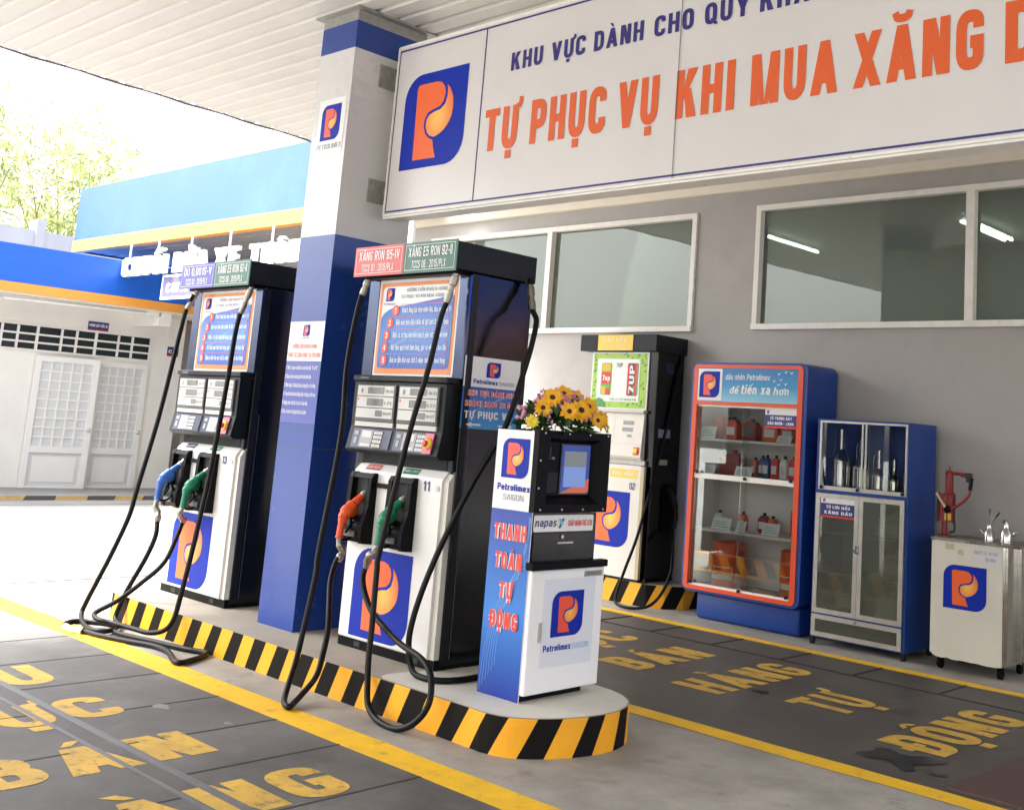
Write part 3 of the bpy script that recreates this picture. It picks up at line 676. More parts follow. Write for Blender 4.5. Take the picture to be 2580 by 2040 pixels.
for z0,z1 in ((3.776,3.937),(2.972,3.132)):
    g=G(); g.box(CX1+.001,CX1+.013,4.345,4.60,z0,z1); g.box(CX1+.013,SX0,4.46,4.472,z0+.055,z0+.105)
    for yy in (4.37,4.575):
        for zz in (z0+.025,z1-.025): g.cyl((CX1+.013,yy,zz),(CX1+.024,yy,zz),.011,8)
    obj('bracket',g,M['galv'],sg)
for x in (-2.9,): 
    g=G(); g.box(x,x+.04,SY+.05,SY+.09,SZ1+.012,4.27); obj('hanger',g,M['galv'],sg)

# ================================================================== CANOPY OVERHEAD
cn=thing('station_canopy','white ribbed metal canopy ceiling over the pumps with dark edge trim','canopy',(-3,3,4.275))
def rib_sheet(x_edge, x1, y0, y1, z, pitch=.172, up=.022):
    g=G(); P=[]; y=y0
    while y<y1:
        for dy,dz in ((0,0),(pitch*.62,0),(pitch*.68,.0),(pitch*.74,up),(pitch*.93,up),(pitch*.99,0)): P.append((y+dy,z+dz))
        y+=pitch
    P=[p for p in P if p[0]<=y1]
    vs=[];
    for yy,zz in P: vs+=[(x_edge(yy),yy,zz),(x1,yy,zz)]
    g.add(vs,[(2*i,2*i+1,2*i+3,2*i+2) for i in range(len(P)-1)])
    return g
xe=lambda y:-9.28-.076*y
obj('ceiling_sheet',rib_sheet(xe,6.0,-4.5,8.47,4.275),M['ceil'],cn)  # unseen reach beside and behind the camera enlarged to cut fill light
g=G()
vs=[(xe(-4.5)-.02,-4.5,4.30),(6.0,-4.5,4.30),(6.0,8.47,4.30),(xe(8.47)-.02,8.47,4.30)]
g.add(vs+[(x,y,4.42) for x,y,z in vs],[(0,3,2,1),(4,5,6,7),(0,1,5,4),(1,2,6,5),(2,3,7,6),(3,0,4,7)])
obj('roof_deck',g,M['galv'],cn)
g=G(); g.tube([(xe(y)-.012,y,4.272+.006*math.sin(y*9)) for y in [-4.5+.2*i for i in range(65)]],.011,8,False)
obj('edge_trim',g,M['trim'],cn,True)

# ================================================================== STATION BUILDING
bd=thing('station_building','grey station building wall with two long white framed windows','building',(-4,8.6,0))
WY=8.487; T_=.16
wins=[(-10.62,-6.547,2.553,3.722,[-8.575]),(-5.844,-1.62,2.564,3.735,[-3.745])]
g=G(); xl,xr=-11.55,-1.0
cols=[xl]+[v for w_ in wins for v in w_[:2]]+[xr]
for i in range(0,len(cols),2): g.box(cols[i],cols[i+1],WY,WY+T_,0,4.27)
for x0,x1,z0,z1,_m in wins:
    g.box(x0,x1,WY,WY+T_,0,z0); g.box(x0,x1,WY,WY+T_,z1,4.27)
g.box(xl,xl+.15,WY+T_,14.5,0,4.27)
obj('wall',g,M['wall'],bd)
g=G(); g.box(xl-.02,xr,WY-.07,WY-.002,3.885,3.985); g.box(xl-.02,xr,WY-.03,WY-.002,3.985,4.27); obj('beam',g,M['beam'],bd)
g=G(); g.cyl((xl,WY-.05,4.005),(xr,WY-.05,4.005),.011,8)
for i in range(22): g.box(xl+.3+.47*i,xl+.32+.47*i,WY-.066,WY-.031,3.987,4.03)
obj('conduit',g,M['brass'],bd)
for x0,x1,z0,z1,ml in wins:
    wf=G(); f=.052; e=.03
    wf.box(x0,x1,WY-e,WY+.10,z1-f,z1); wf.box(x0,x1,WY-e-.012,WY+.10,z0,z0+f)
    wf.box(x0,x0+f,WY-e,WY+.10,z0+f,z1-f); wf.box(x1-f,x1,WY-e,WY+.10,z0+f,z1-f)
    for m_ in ml: wf.box(m_-.036,m_+.036,WY-e,WY+.10,z0+f,z1-f)
    w_=obj('window',wf,M['winframe'],bd)
    ed=[x0+f]+[v for m_ in ml for v in (m_-.036,m_+.036)]+[x1-f]
    for i in range(0,len(ed),2):
        gg=G(); gg.box(ed[i],ed[i+1],WY+.04,WY+.046,z0+f,z1-f); obj('pane',gg,M['winglass'],w_)
# the lit room behind the glass
g=G(); g.box(-11.4,-1.0,14.4,14.5,0,4.27); g.box(-1.1,-1.0,WY+T_,14.4,0,4.27); obj('room_wall',g,M['room'],bd)
g=G(); g.box(-11.395,-1.1,14.36,14.398,0,3.05); g.box(-11.397,-11.36,WY+T_,14.36,0,3.05); obj('room_dado',g,M['roomlow'],bd)
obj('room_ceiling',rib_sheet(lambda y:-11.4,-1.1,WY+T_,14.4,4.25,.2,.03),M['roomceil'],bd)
g=G(); g.box(-11.4,-1.1,WY+T_,14.4,.0,.05); obj('room_floor',g,M['apron'],bd)
for lx,dbl in ((-10.6,0),(-8.01,0),(-5.36,0),(-5.27,1)):
    t=thing('fluorescent_tube',{-10.6:'lit fluorescent tube seen through the left window',-8.01:'lit fluorescent tube seen at the left end of the right window',-5.36:'left of the two close lit tubes seen behind the right window mullion',-5.27:'right of the two close lit tubes seen behind the right window mullion'}[lx],'ceiling light',(lx,12.5,4.2),'fluorescent tubes behind the glass')
    g=G(); g.cyl((lx,11.87,4.19),(lx,13.12,4.19),.018,10); obj('tube',g,M['tube'],t,True)
    g=G(); g.box(lx-.02,lx+.02,11.85,13.14,4.212,4.245); obj('casing',g,M['tube_off'],t)

# ================================================================== FUEL PUMPS (big double ones on the island)
def nozzle(root, x, s, cover, name='nozzle'):
    """s = (y,z) shift; body in the vertical plane x, spout rising into the holster"""
    dy,dz=s; Y=lambda y,z:(x,y+dy,z+dz)
    g=G(); g.tube([Y(4.135,1.062),Y(4.10,1.035),Y(4.055,.995),Y(4.022,.955),Y(4.012,.925)],[.024,.026,.036,.040,.032,.026],12)
    g.tube([Y(4.02,.945),Y(4.010,.90),Y(4.005,.845),Y(4.003,.825)],[.026,.021,.021,.024],12)
    g.ball(Y(4.075,.985),.042,.62,1,1.05,2)
    n=obj(name,g,M[cover],root,True)
    g=G(); g.tube([Y(4.13,1.06),Y(4.165,1.10),Y(4.195,1.135)],.013,10); g.cyl(Y(4.135,1.065),Y(4.15,1.083),.02,10); obj('spout',g,M['alu'],n,True)
    g=G(); g.tube([Y(4.085,.95),Y(4.112,.90),Y(4.10,.845),Y(4.06,.815),Y(4.018,.822)],.009,8); g.tube([Y(4.07,.945),Y(4.075,.90),Y(4.045,.855)],.008,8); obj('trigger_guard',g,M['plastic'],n,True)
    return n
def swivel(n, pts):
    g=G(); g.tube(pts,[.017,.021,.023,.019,.023,.018],10); obj('swivel',g,M['brass'],n,True)
def hose(root, pts, r=.0165):
    g=G(); g.tube(pts,r,10); return obj('hose',g,M['rubber'],root,True)
def coupling(root, a, b):
    a=Vector(a); b=Vector(b); d=b-a
    g=G(); g.lathe([(.018,0),(.018,.12*d.length),(.023,.14*d.length),(.023,.42*d.length),(.017,.45*d.length),(.017,.6*d.length),(.021,.62*d.length),(.021,.92*d.length),(.019,d.length)],a,d,12)
    obj('hose_coupling',g,M['brass'],root,True)
    g=G(); g.cyl(a+Vector((0,0,.03)),a+d*.05,.02,10); obj('hose_outlet',g,M['plastic'],root,True)

def instruction_poster(root, u0,u1,v0,v1,y):
    F=front(y); W=u1-u0; H=v1-v0
    X=lambda a:u0+a*W; Z=lambda b:v0+b*H
    g=G(); box_on(g,F,u0,u1,v0,v1,-.012,.004); ps=obj('instruction_poster',g,M['sticker'],root)
    g=G(); rect(g,F,X(.022),X(.978),Z(.022),Z(.955),.0055); obj('orange_border',g,M['poster_orange'],ps)
    g=G(); flat(g,F,rrect(X(.055),X(.945),Z(.075),Z(.915),.03),.007); obj('white_field',g,M['sticker'],ps)
    curve=[(.055,.56)]+[(.055+.30*(1-math.cos(R(a)))*.95, .56+.155*math.sin(R(a))) for a in range(15,91,15)]+[(.945,.80)]
    g=G(); pts=[(.095,.075),(.905,.075),(.93,.082),(.945,.105)]+curve[::-1]+[(.055,.105),(.07,.082)]
    bmfill(g,[F(X(a),Z(b),.0085) for a,b in pts]); obj('blue_field',g,M['poster_blue'],ps)
    g=G()
    for k in range(6):
        strip(g,F,[(X(.06+.055*k+.9*t*t*.9*(1-.06*k)),Z(.085+(.33+.035*k)*t**.55)) for t in [i/14 for i in range(15)] if .06+.055*k+.81*t*t*(1-.06*k)<.94],.0022,.0095+.0003*k)
    obj('wave_lines',g,M['wave'],ps)
    g=G()
    for k in range(5):
        b=.665-.127*k; strip(g,F,[(X(.30-.045*k+.02*(k>2)),Z(b+.062)),(X(.90),Z(b+.062)),(X(.915),Z(b+.03)),(X(.912),Z(b-.035)),(X(.88),Z(b-.062))],.0028,.0112)
    obj('divider_lines',g,M['pink'],ps)
    gc=G(); gd=G(); gt=G()
    for k,(t,w_) in enumerate((('Khách hàng lựa chọn nhiên liệu, đưa xe vào vị trí',.60),('Đến màn hình điều khiển để đặt lệnh & thanh toán',.64),('Nhấc cò, tự thực hiện bơm hàng & giám sát quá trình bơm',.67),('Kết thúc quá trình bơm hàng, gác cò về vị trí ban đầu',.68),('Đưa xe đến khu vực chờ & nhận chứng từ mua hàng',.68))):
        b=.665-.127*k; cx=(.245,.185,.155,.145,.145)[k]
        flat(gc,F,[(X(cx)+.032*math.cos(R(a)),Z(b)+.034*math.sin(R(a))) for a in range(0,360,20)],.0118)
        text(gd,F,str(k+1),X(cx),Z(b)-.018,.036,S=.2,d=.013,align='c')
        text(gt,F,t,X(cx+.085),Z(b)-.014,.033,X(cx+.085+w_),S=.15,gap=.14,d=.0122)
    obj('number_disc',gc,M['red_orange'],ps); obj('number',gd,M['ink_white'],ps); obj('step_lettering',gt,M['ink_white'],ps)
    g=G(); text(g,F,'HƯỚNG DẪN KHÁCH HÀNG',X(.36),Z(.855),.022,X(.86),S=.12,d=.009); text(g,F,'TỰ PHỤC VỤ KHI MUA XĂNG DẦU',X(.29),Z(.79),.022,X(.925),S=.12,d=.009); obj('title_lettering',g,M['ink_grey'],ps)
    logo(ps,F,X(.10),X(.205),Z(.765),Z(.90),.009,'red_orange')
    g=G(); text(g,F,'PETROLIMEX',X(.075),Z(.725),.012,X(.235),S=.13,d=.009); obj('small_lettering',g,M['ink_grey'],ps)
    return ps
PX=-5.355
p11=thing('fuel_pump','tall fuel pump with red and green grade plates, orange and green nozzles, number 11','fuel pump',(PX,4.45,IZ),'double fuel pumps on the island')
def build_pump(root):
    g=G(); g.rbox(-5.835,-4.875,4.215,4.70,IZ+.02,2.405,.006,1); obj('body',g,M['black'],root)
    g=G(); g.box(-4.8748,-4.871,4.216,4.262,IZ+.06,2.388); obj('corner_post',g,M['dark'],root)
    g=G(); g.cyl((-4.875,4.60,1.05),(-4.869,4.60,1.05),.014,12); g.box(-4.875,-4.872,4.275,4.278,IZ+.06,1.50); obj('side_door_lock',g,M['grey'],root,True)
    g=G(); g.box(-5.78,-4.88,4.18,4.72,IZ,IZ+.055)
    obj('plinth',g,M['plastic'],root)
    g=G()
    for x in (-5.62,-5.08): g.box(x,x+.055,4.1788,4.1805,IZ+.014,IZ+.042)
    obj('plinth_slot',g,M['joint'],root)
    g=G(); g.rbox(-5.84,-4.877,4.08,4.72,2.412,2.575,.004,1); obj('canopy_head',g,M['dark'],root)
    g=G(); g.box(-5.79,-4.93,4.12,4.68,2.39,2.412); obj('head_underside',g,M['plastic'],root)
    for x0,x1 in ((-5.835,-5.735),(-4.965,-4.876)):
        g=G(); g.box(x0,x1,4.195,4.214,1.79,2.39); obj('corner_strip',g,M['steelblue'],root)
    instruction_poster(root,-5.733,-4.967,1.797,2.398,4.203)
    # display head
    g=G(); g.rbox(-5.80,-4.905,4.112,4.214,1.757,1.792,.006,1); obj('handle_bar',g,M['dark'],root)
    g=G(); text(g,front(4.1115),'PETROTEC',-5.72,1.769,.012,-5.64,S=.16,d=.001); obj('maker_plate',g,M['keypad'],root)
    g=G(); g.prism([(4.214,1.752),(4.125,1.752),(4.125,1.482),(4.098,1.345),(4.12,1.325),(4.214,1.325)],0,-5.79,-4.92); obj('display_head',g,M['dark'],root)
    F=front(4.125)
    for k,(x0,x1) in enumerate(((-5.745,-5.365),(-5.335,-4.965))):
        g=G(); box_on(g,F,x0,x1,1.515,1.735,.0005,.012); dp=obj('display_panel',g,M['grey'],root)
        g=G()
        for z0,z1 in ((1.668,1.728),(1.598,1.662),(1.535,1.592)): box_on(g,F,x0+.012,x1-.012,z0,z1,.012,.016)
        obj('display_face',g,M['lcdframe'],dp)
        g=G()
        for z0,z1,a,b in ((1.68,1.72,.30,.72),(1.608,1.652,.30,.72),(1.546,1.582,.54,.72)): rect(g,F,x0+a*(x1-x0),x0+b*(x1-x0),z0,z1,.018)
        obj('lcd',g,M['lcd'],dp)
        g=G()
        for t,z in (('TỔNG TIỀN',1.688),('LÍT',1.618),('Đ/LÍT',1.556)): text(g,F,t,x0+.755*(x1-x0),z,.016,x0+.955*(x1-x0),S=.15,d=.018)
        flat(g,F,[(x0+.15*(x1-x0)+.010*math.cos(R(a)),1.697+.016*math.sin(R(a))) for a in range(0,360,30)],.018)
        obj('display_lettering',g,M['ink_grey'],dp)
        g=G(); rect(g,F,x0+.02,x0+.032,1.638,1.654,.0182); obj('red_mark',g,M['stop_red'],dp)
        g=G(); box_on(g,F,x0+.004,x1-.004,1.483,1.511,.0005,.010); obj('white_strip',g,M['lcdframe'],dp)
        # keypad on the sloping face
        K=lambda u,v,d=0.: (u, 4.125-(1.482-v)*.197-d, v)
        g=G(); box_on(g,K,x0+.004,x1-.004,1.355,1.468,.0005,.005); kp=obj('keypad',g,M['padblue'],root)
        g=G(); rect(g,K,x0+.085,x0+.205,1.362,1.462,.007); obj('key_plate',g,M['keypad'],kp)
        g=G(); rect(g,K,x0+.10,x0+.19,1.418,1.456,.0085); rect(g,K,x0+.10,x0+.195,1.366,1.382,.0085); obj('key_display',g,M['lcdframe'],kp)
        g=G()
        for i in range(4):
            for j in range(4): box_on(g,K,x0+.215+.021*i,x0+.232+.021*i,1.364+.025*j,1.382+.025*j,.005,.009)
        obj('key',g,M['lcdframe'],kp)
        g=G(); rect(g,K,x0+.03,x0+.055,1.378,1.415,.0072); rect(g,K,x0+.022,x0+.062,1.43,1.452,.0072); obj('card_mark',g,M['keypad'],kp)
    K=lambda u,v,d=0.: (u, 4.125-(1.482-v)*.197-d, v)
    g=G(); box_on(g,K,-5.045,-4.972,1.355,1.470,.006,.012); sb=obj('emergency_button',g,M['pink'],root)
    g=G(); c=Vector(K(-5.008,1.412,.012)); g.lathe([(.034,0),(.034,.008),(.026,.016),(.022,.017)],c,(0,-1,.2),20); obj('button_ring',g,M['stop_yellow'],sb,True)
    g=G(); c=Vector(K(-5.008,1.412,.027)); g.lathe([(.019,0),(.019,.012),(.014,.017)],c,(0,-1,.2),16); obj('button_head',g,M['stop_red'],sb,True)
    g=G()
    for i in range(7): g.box(-5.72,-4.93,4.186,4.2145,1.268+.0085*i,1.2725+.0085*i)
    g.box(-5.78,-5.725,4.19,4.2145,1.262,1.325); g.box(-4.925,-4.885,4.19,4.2145,1.262,1.325)
    obj('vent_grille',g,M['dark'],root)
    # white lower cabinet with chamfered top
    g=G(); bm=bmesh.new()
    pr=[(4.214,.242),(4.165,.242),(4.158,.25),(4.158,1.205),(4.165,1.222),(4.205,1.262),(4.214,1.262)]
    g.prism(pr,0,-5.752,-4.925)
    lp=obj('lower_panel',g,M['white'],root)
    g=G(); g.prism([(4.214,.242),(4.175,.242),(4.175,1.205),(4.205,1.25),(4.214,1.25)],0,-4.9245,-4.885); obj('panel_edge',g,M['cream'],lp)
    g=G(); g.cyl((-4.955,4.158,1.166),(-4.955,4.152,1.166),.016,14); obj('lock',g,M['lcdframe'],lp,True)
    F=front(4.158)
    logo(lp,F,-5.655,-5.115,.262,.772,.002)
    # two holsters
    for x0,x1 in ((-5.735,-5.512),(-5.352,-5.132)):
        prof=[(4.157,.795),(4.085,.80),(4.070,.83),(4.072,.90),(4.105,1.02),(4.112,1.18),(4.128,1.208),(4.157,1.21)]
        g=G(); t=.036
        g.prism(prof,0,x0,x0+t); g.prism(prof,0,x1-t,x1)
        g.prism([(4.157,.80),(4.09,.804),(4.075,.832),(4.077,.90),(4.10,.955),(4.157,.955)],0,x0+t,x1-t)
        g.prism([(4.157,1.178),(4.115,1.178),(4.13,1.206),(4.157,1.206)],0,x0+t,x1-t)
        h=obj('holster',g,M['plastic'],root)
        g=G(); g.box(x0+t,x1-t,4.150,4.1565,.955,1.178); obj('holster_back',g,M['joint'],h)
        g=G(); g.box(x0+.05,x1-.06,4.066,4.076,.835,.868); obj('holster_label',g,M['grey'],h)
    g=G(); g.box(-5.50,-5.37,4.135,4.157,1.128,1.155); obj('hook_bar',g,M['plastic'],root)
M['steelblue']=mat('polished_dark_steel',(.06,.075,.13),.12,metal=.8,var=.2,vscale=5)
M['padblue']=mat('keypad_blue',(.018,.022,.075),.3)
build_pump(p11)
p13,mp=dup(p11,(PX-2.24,4.46,IZ))
p13['label']='tall fuel pump with indigo and green grade plates, blue and green nozzles, number 13'
def plates(root, dx, dy, left, num_r, num_l, lab):
    F=front(4.08+dy)
    for x0,x1,m_,a,b in ((-5.852+dx,-5.362+dx,left[0],left[1],left[2]),(-5.358+dx,-4.873+dx,'greenplate','XĂNG E5 RON 92-II','TCCS 06 : 2015/PLX')):
        g=G(); box_on(g,F,x0,x1,2.40,2.585,.0005,.008); pl=obj('grade_plate',g,M[m_],root)
        g=G()
        e=.016
        for u0,u1,v0,v1 in ((x0+e,x1-e,2.40+e,2.403+e),(x0+e,x1-e,2.582-e,2.585-e),(x0+e,x0+e+.003,2.403+e,2.582-e),(x1-e-.003,x1-e,2.403+e,2.582-e)): rect(g,F,u0,u1,v0,v1,.010)
        obj('plate_border',g,M['ink_white'],pl)
        g=G(); text(g,F,a,x0+.045,2.497,.058,x1-.04,S=.15,gap=.13,d=.010); text(g,F,b,x0+.08,2.428,.046,x1-.09,S=.14,gap=.13,d=.010); obj('plate_lettering',g,M['ink_white'],pl)
    F=front(4.158+dy)
    g=G(); text(g,F,num_r,-5.085+dx,1.145,.055,-5.025+dx,S=.17,d=.003); text(g,F,num_l,-5.748+dx,1.14,.055,-5.738+dx if num_l=='1' else -5.70+dx,S=.17,d=.003); obj('pump_number',g,M['navy'],root)
    K=lambda u,v,d=0.: (u+dx, 4.165+dy+(v-1.222)-d, v+d)
    g=G(); rect(g,K,-5.66,-5.52,1.226,1.256,.002); a=obj('small_label',g,M[lab[0]],root)
    g=G(); text(g,K,lab[1],-5.65,1.234,.013,-5.53,S=.15,d=.003); obj('label_lettering',g,M['ink_white'],a)
    g=G(); rect(g,K,-5.30,-5.16,1.226,1.256,.002); a=obj('small_label',g,M['nozgreen'],root)
    g=G(); text(g,K,'XĂNG E5 - RON 92',-5.29,1.234,.013,-5.17,S=.15,d=.003); obj('label_lettering',g,M['ink_white'],a)
plates(p11,0,0,('redplate','XĂNG RON 95-IV','TCCS 01 : 2015/PLX'),'11','1',('redplate','XĂNG RON 95'))
plates(p13,-2.24,.01,('indigoplate','DO 0,001S-V','TCCS 03 : 2015/PLX'),'13','1',('padblue','DO 0,001S-V'))
# pump 11: side sticker, hoses, nozzles
F=side(-4.875)
g=G(); rect(g,F,4.205,4.645,1.752,1.927,.002); st=obj('side_sticker',g,M['sticker'],p11)
logo(st,F,4.375,4.485,1.812,1.902,.004,'red_orange')
g=G(); text(g,F,'Petrolimex',4.28,1.772,.026,4.47,S=.17,d=.004); obj('lettering',g,M['blue'],st)
g=G(); text(g,F,'SAIGON',4.482,1.772,.022,4.60,S=.10,d=.004); obj('outline_lettering',g,M['ink_grey'],st)
g=G(); rect(g,F,4.205,4.645,1.512,1.7515,.002); st=obj('direction_sticker',g,M['sticker_blue'],p11)
g=G()
for k in range(5): strip(g,F,[(4.205+.05*k+.4*t*t,1.515+.02*k+.2*t) for t in [i/10 for i in range(11)] if 4.205+.05*k+.4*t*t<4.645 and 1.515+.02*k+.2*t<1.75],.002,.0035+.0002*k)
obj('wave_lines',g,M['wave'],st)
for k,m_,S_ in ((0,'ink_white',.30),(1,'ink_red',.17)):
    g=G(); text(g,F,'KHU VỰC DÀNH CHO',4.245,1.700,.034,4.62,S=S_,gap=.16-.13*(1-k),d=.005+.0016*k); text(g,F,'KHÁCH HÀNG XE ÔTÔ',4.228,1.640,.034,4.635,S=S_,gap=.16-.13*(1-k),d=.005+.0016*k); obj('red_lettering' if k else 'letter_outline',g,M[m_],st)
g=G(); text(g,F,'TỰ PHỤC VỤ',4.23,1.572,.042,4.60,S=.2,d=.005)
for s_,c in ((1,4.31),(-1,4.55)): flat(g,F,[(c-s_*.065,1.536),(c-s_*.02,1.550),(c-s_*.02,1.541),(c+s_*.05,1.541),(c+s_*.05,1.531),(c-s_*.02,1.531),(c-s_*.02,1.522)],.005)
obj('white_lettering',g,M['ink_white'],st)
n=nozzle(p11,-5.625,(0,0),'nozorange'); swivel(n,[(-5.625,4.003,.825),(-5.62,4.01,.78),(-5.61,4.03,.752),(-5.607,4.01,.72),(-5.606,4.0,.69)])
hose(p11,[(-5.606,4.0,.716),(-5.606,3.978,.67),(-5.566,3.933,.579),(-5.473,3.876,.467),(-5.38,3.818,.36),(-5.318,3.759,.252),(-5.274,3.699,.145),(-5.27,3.62,.064),(-5.225,3.54,.034),(-5.20,3.495,.028),(-5.28,3.52,.035),(-5.357,3.582,.083),(-5.45,3.68,.194),(-5.49,3.734,.348),(-5.502,3.763,.483),(-5.522,3.8,.657),(-5.555,3.826,.781),(-5.64,3.952,1.412),(-5.764,4.03,1.833),(-5.803,4.088,2.162),(-5.80,4.119,2.33)])
coupling(p11,(-5.78,4.135,2.393),(-5.803,4.115,2.29))
n=nozzle(p11,-5.25,(0,0),'nozgreen'); swivel(n,[(-5.25,4.003,.83),(-5.25,3.985,.79),(-5.27,3.965,.765),(-5.31,3.99,.735),(-5.337,4.0,.69)])
hose(p11,[(-5.337,4.0,.70),(-5.331,3.983,.634),(-5.265,3.961,.555),(-5.152,3.935,.479),(-4.976,3.904,.417),(-4.8,3.874,.372),(-4.603,3.843,.345),(-4.496,3.821,.304),(-4.443,3.8,.244),(-4.418,3.774,.169),(-4.441,3.75,.102),(-4.505,3.73,.045),(-4.59,3.715,.018),(-4.70,3.72,.018),(-4.80,3.74,.03),(-4.892,3.764,.074),(-4.957,3.8,.168),(-4.991,3.818,.273),(-5.026,3.846,.445),(-5.084,3.887,.709),(-5.097,3.906,.831),(-5.059,3.996,1.444),(-5.006,4.053,1.844),(-4.988,4.093,2.133),(-4.961,4.112,2.237)])
coupling(p11,(-4.934,4.135,2.40),(-4.968,4.108,2.22))
hose(p11,[(-4.77,4.585,2.25),(-4.715,4.569,2.208),(-4.674,4.554,2.155),(-4.658,4.515,2.016),(-4.658,4.458,1.821),(-4.675,4.372,1.53),(-4.781,4.266,1.22),(-4.85,4.175,.953),(-4.885,4.104,.746),(-4.905,4.05,.565),(-4.915,4.02,.41),(-4.90,4.01,.31),(-4.87,4.01,.24),(-4.804,3.995,.205),(-4.662,4.0,.203),(-4.60,4.104,.203),(-4.60,4.27,.203),(-4.66,4.62,.203),(-4.80,4.80,.25)])
coupling(p11,(-4.82,4.62,2.40),(-4.735,4.578,2.22))
hose(p11,[(-6.05,4.75,2.2),(-6.25,4.78,1.2),(-6.482,4.78,.633),(-6.56,4.79,.511),(-6.52,4.78,.32),(-6.35,4.76,.20),(-6.05,4.74,.205),(-5.9,4.72,.3)])
# pump 13: hoses, nozzles, its grey side cover
g=G(); g.box(-8.36,-8.21,4.42,4.74,IZ+.004,1.25); obj('side_cover',g,M['grey'],p13)
n=nozzle(p13,-7.83,(-.02,.03),'nozblue'); swivel(n,[(-7.83,3.983,.855),(-7.825,3.975,.80),(-7.80,3.985,.765),(-7.77,3.975,.735),(-7.762,3.97,.69)])
hose(p13,[(-7.935,4.12,2.36),(-7.98,4.107,2.272),(-7.984,4.086,2.162),(-7.941,4.022,1.823),(-7.889,3.943,1.415),(-7.862,3.843,.93),(-7.848,3.801,.73),(-7.911,3.745,.475),(-7.98,3.701,.279),(-8.037,3.665,.117),(-8.02,3.64,.051),(-7.81,3.567,.028),(-7.584,3.529,.028),(-7.50,3.585,.028),(-7.55,3.657,.028),(-7.64,3.74,.032),(-7.73,3.76,.036),(-7.79,3.772,.05),(-7.809,3.79,.10),(-7.798,3.836,.238),(-7.725,3.901,.458),(-7.71,3.944,.608),(-7.762,3.97,.702)])
coupling(p13,(-7.93,4.145,2.40),(-7.985,4.105,2.25))
n=nozzle(p13,-7.50,(.005,.0),'nozgreen'); swivel(n,[(-7.50,4.008,.83),(-7.51,4.0,.79),(-7.55,4.03,.76),(-7.62,4.09,.73),(-7.648,4.10,.70)])
hose(p13,[(-7.648,4.1,.712),(-7.591,4.035,.602),(-7.534,3.939,.447),(-7.601,3.835,.314),(-7.694,3.727,.187),(-7.785,3.65,.114),(-7.766,3.61,.088),(-7.667,3.605,.072),(-7.565,3.66,.062),(-7.32,3.687,.06),(-7.172,3.71,.06),(-7.06,3.75,.09),(-7.012,3.78,.161),(-7.006,3.806,.312),(-7.016,3.851,.577),(-7.034,3.89,.809),(-7.062,3.941,1.125),(-7.149,4.033,1.723),(-7.208,4.083,2.06),(-7.211,4.11,2.243)])
coupling(p13,(-7.157,4.14,2.40),(-7.213,4.107,2.20))
gh=thing('ground_hose','slack black hose with metal splice looped on the ground beside the striped kerb','hose',(-7.2,3.6,.02))
g=G(); g.tube([(-7.72,3.735,.022),(-7.82,3.69,.022),(-7.926,3.62,.022),(-7.949,3.542,.022),(-7.864,3.463,.022),(-7.735,3.429,.022),(-7.644,3.437,.022),(-7.555,3.480,.022),(-7.412,3.501,.022),(-7.145,3.575,.022),(-6.934,3.639,.022),(-6.731,3.624,.022),(-6.52,3.545,.022),(-6.43,3.535,.024),(-6.46,3.62,.022),(-6.53,3.74,.022),(-6.589,3.80,.024),(-6.66,3.795,.022),(-6.783,3.753,.022),(-7.058,3.70,.022),(-7.285,3.65,.022),(-7.474,3.63,.022),(-7.60,3.69,.024)],.017,10)
obj('hose_tube',g,M['rubber'],gh,True)
g=G(); g.tube([(-7.80,3.443,.023),(-7.735,3.429,.023),(-7.644,3.437,.023),(-7.58,3.465,.023)],[.021,.026,.021,.026,.021,.026],12); obj('hose_splice',g,M['alu'],gh,True)

# ================================================================== PAYMENT KIOSK
ki=thing('payment_kiosk','white and blue payment kiosk with black screen hood at the island end','payment kiosk',(-4.27,4.33,IZ))
g=G(); g.box(-4.395,-4.13,4.10,4.56,IZ,IZ+.035); obj('plinth',g,M['plastic'],ki)
g=G(); g.box(-4.40,-4.11,4.083,4.57,.222,1.112); g.box(-4.40,-4.15,4.083,4.57,1.1121,1.515); obj('body',g,M['black'],ki)
g=G(); g.box(-4.41,-4.105,4.078,4.0829,IZ+.003,1.525); sp=obj('side_panel',g,M['sticker'],ki)
F=front(4.078)
g=G(); rect(g,F,-4.409,-4.106,IZ+.004,1.115,.001); bn=obj('blue_banner',g,M['banner_blue'],sp)
g=G()
for k in range(6):
    strip(g,F,[(-4.395+.02*k+.25*(1-math.cos(t*1.45))*.95,.2+.9*(math.sin(t*1.5)*.62+.03*k)) for t in [i/16 for i in range(17)] if -4.395+.02*k+.2375*(1-math.cos(t*1.45))<-4.107],.0018,.0022+.0002*k)
    strip(g,F,[(-4.12+.006*k-.17*t*t,1.09-.5*t) for t in [i/10 for i in range(11)] if -4.12+.006*k<-4.107],.0018,.0036+.0002*k)
obj('wave_lines',g,M['wave'],sp)
logo(sp,F,-4.358,-4.158,1.277,1.481,.003,'red_orange')
g=G(); text(g,F,'Petrolimex',-4.378,1.212,.034,-4.135,S=.18,d=.003); obj('lettering',g,M['blue'],sp)
g=G(); text(g,F,'SAIGON',-4.328,1.164,.030,-4.178,S=.09,d=.003); obj('outline_lettering',g,M['ink_grey'],sp)
for k,m_ in ((0,'ink_white'),(1,'ink_red')):
    for t,u0,u1,v in (('THANH',-4.372,-4.130,.962),('TOÁN',-4.347,-4.149,.818),('TỰ',-4.300,-4.200,.672),('ĐỘNG',-4.352,-4.146,.524)):
        g=G(); text(g,F,t,u0,v,.082,u1,S=.34 if k==0 else .22,gap=.05 if k==0 else .17,d=.005+.0016*k); obj('red_word' if k else 'word_outline',g,M[m_],sp)
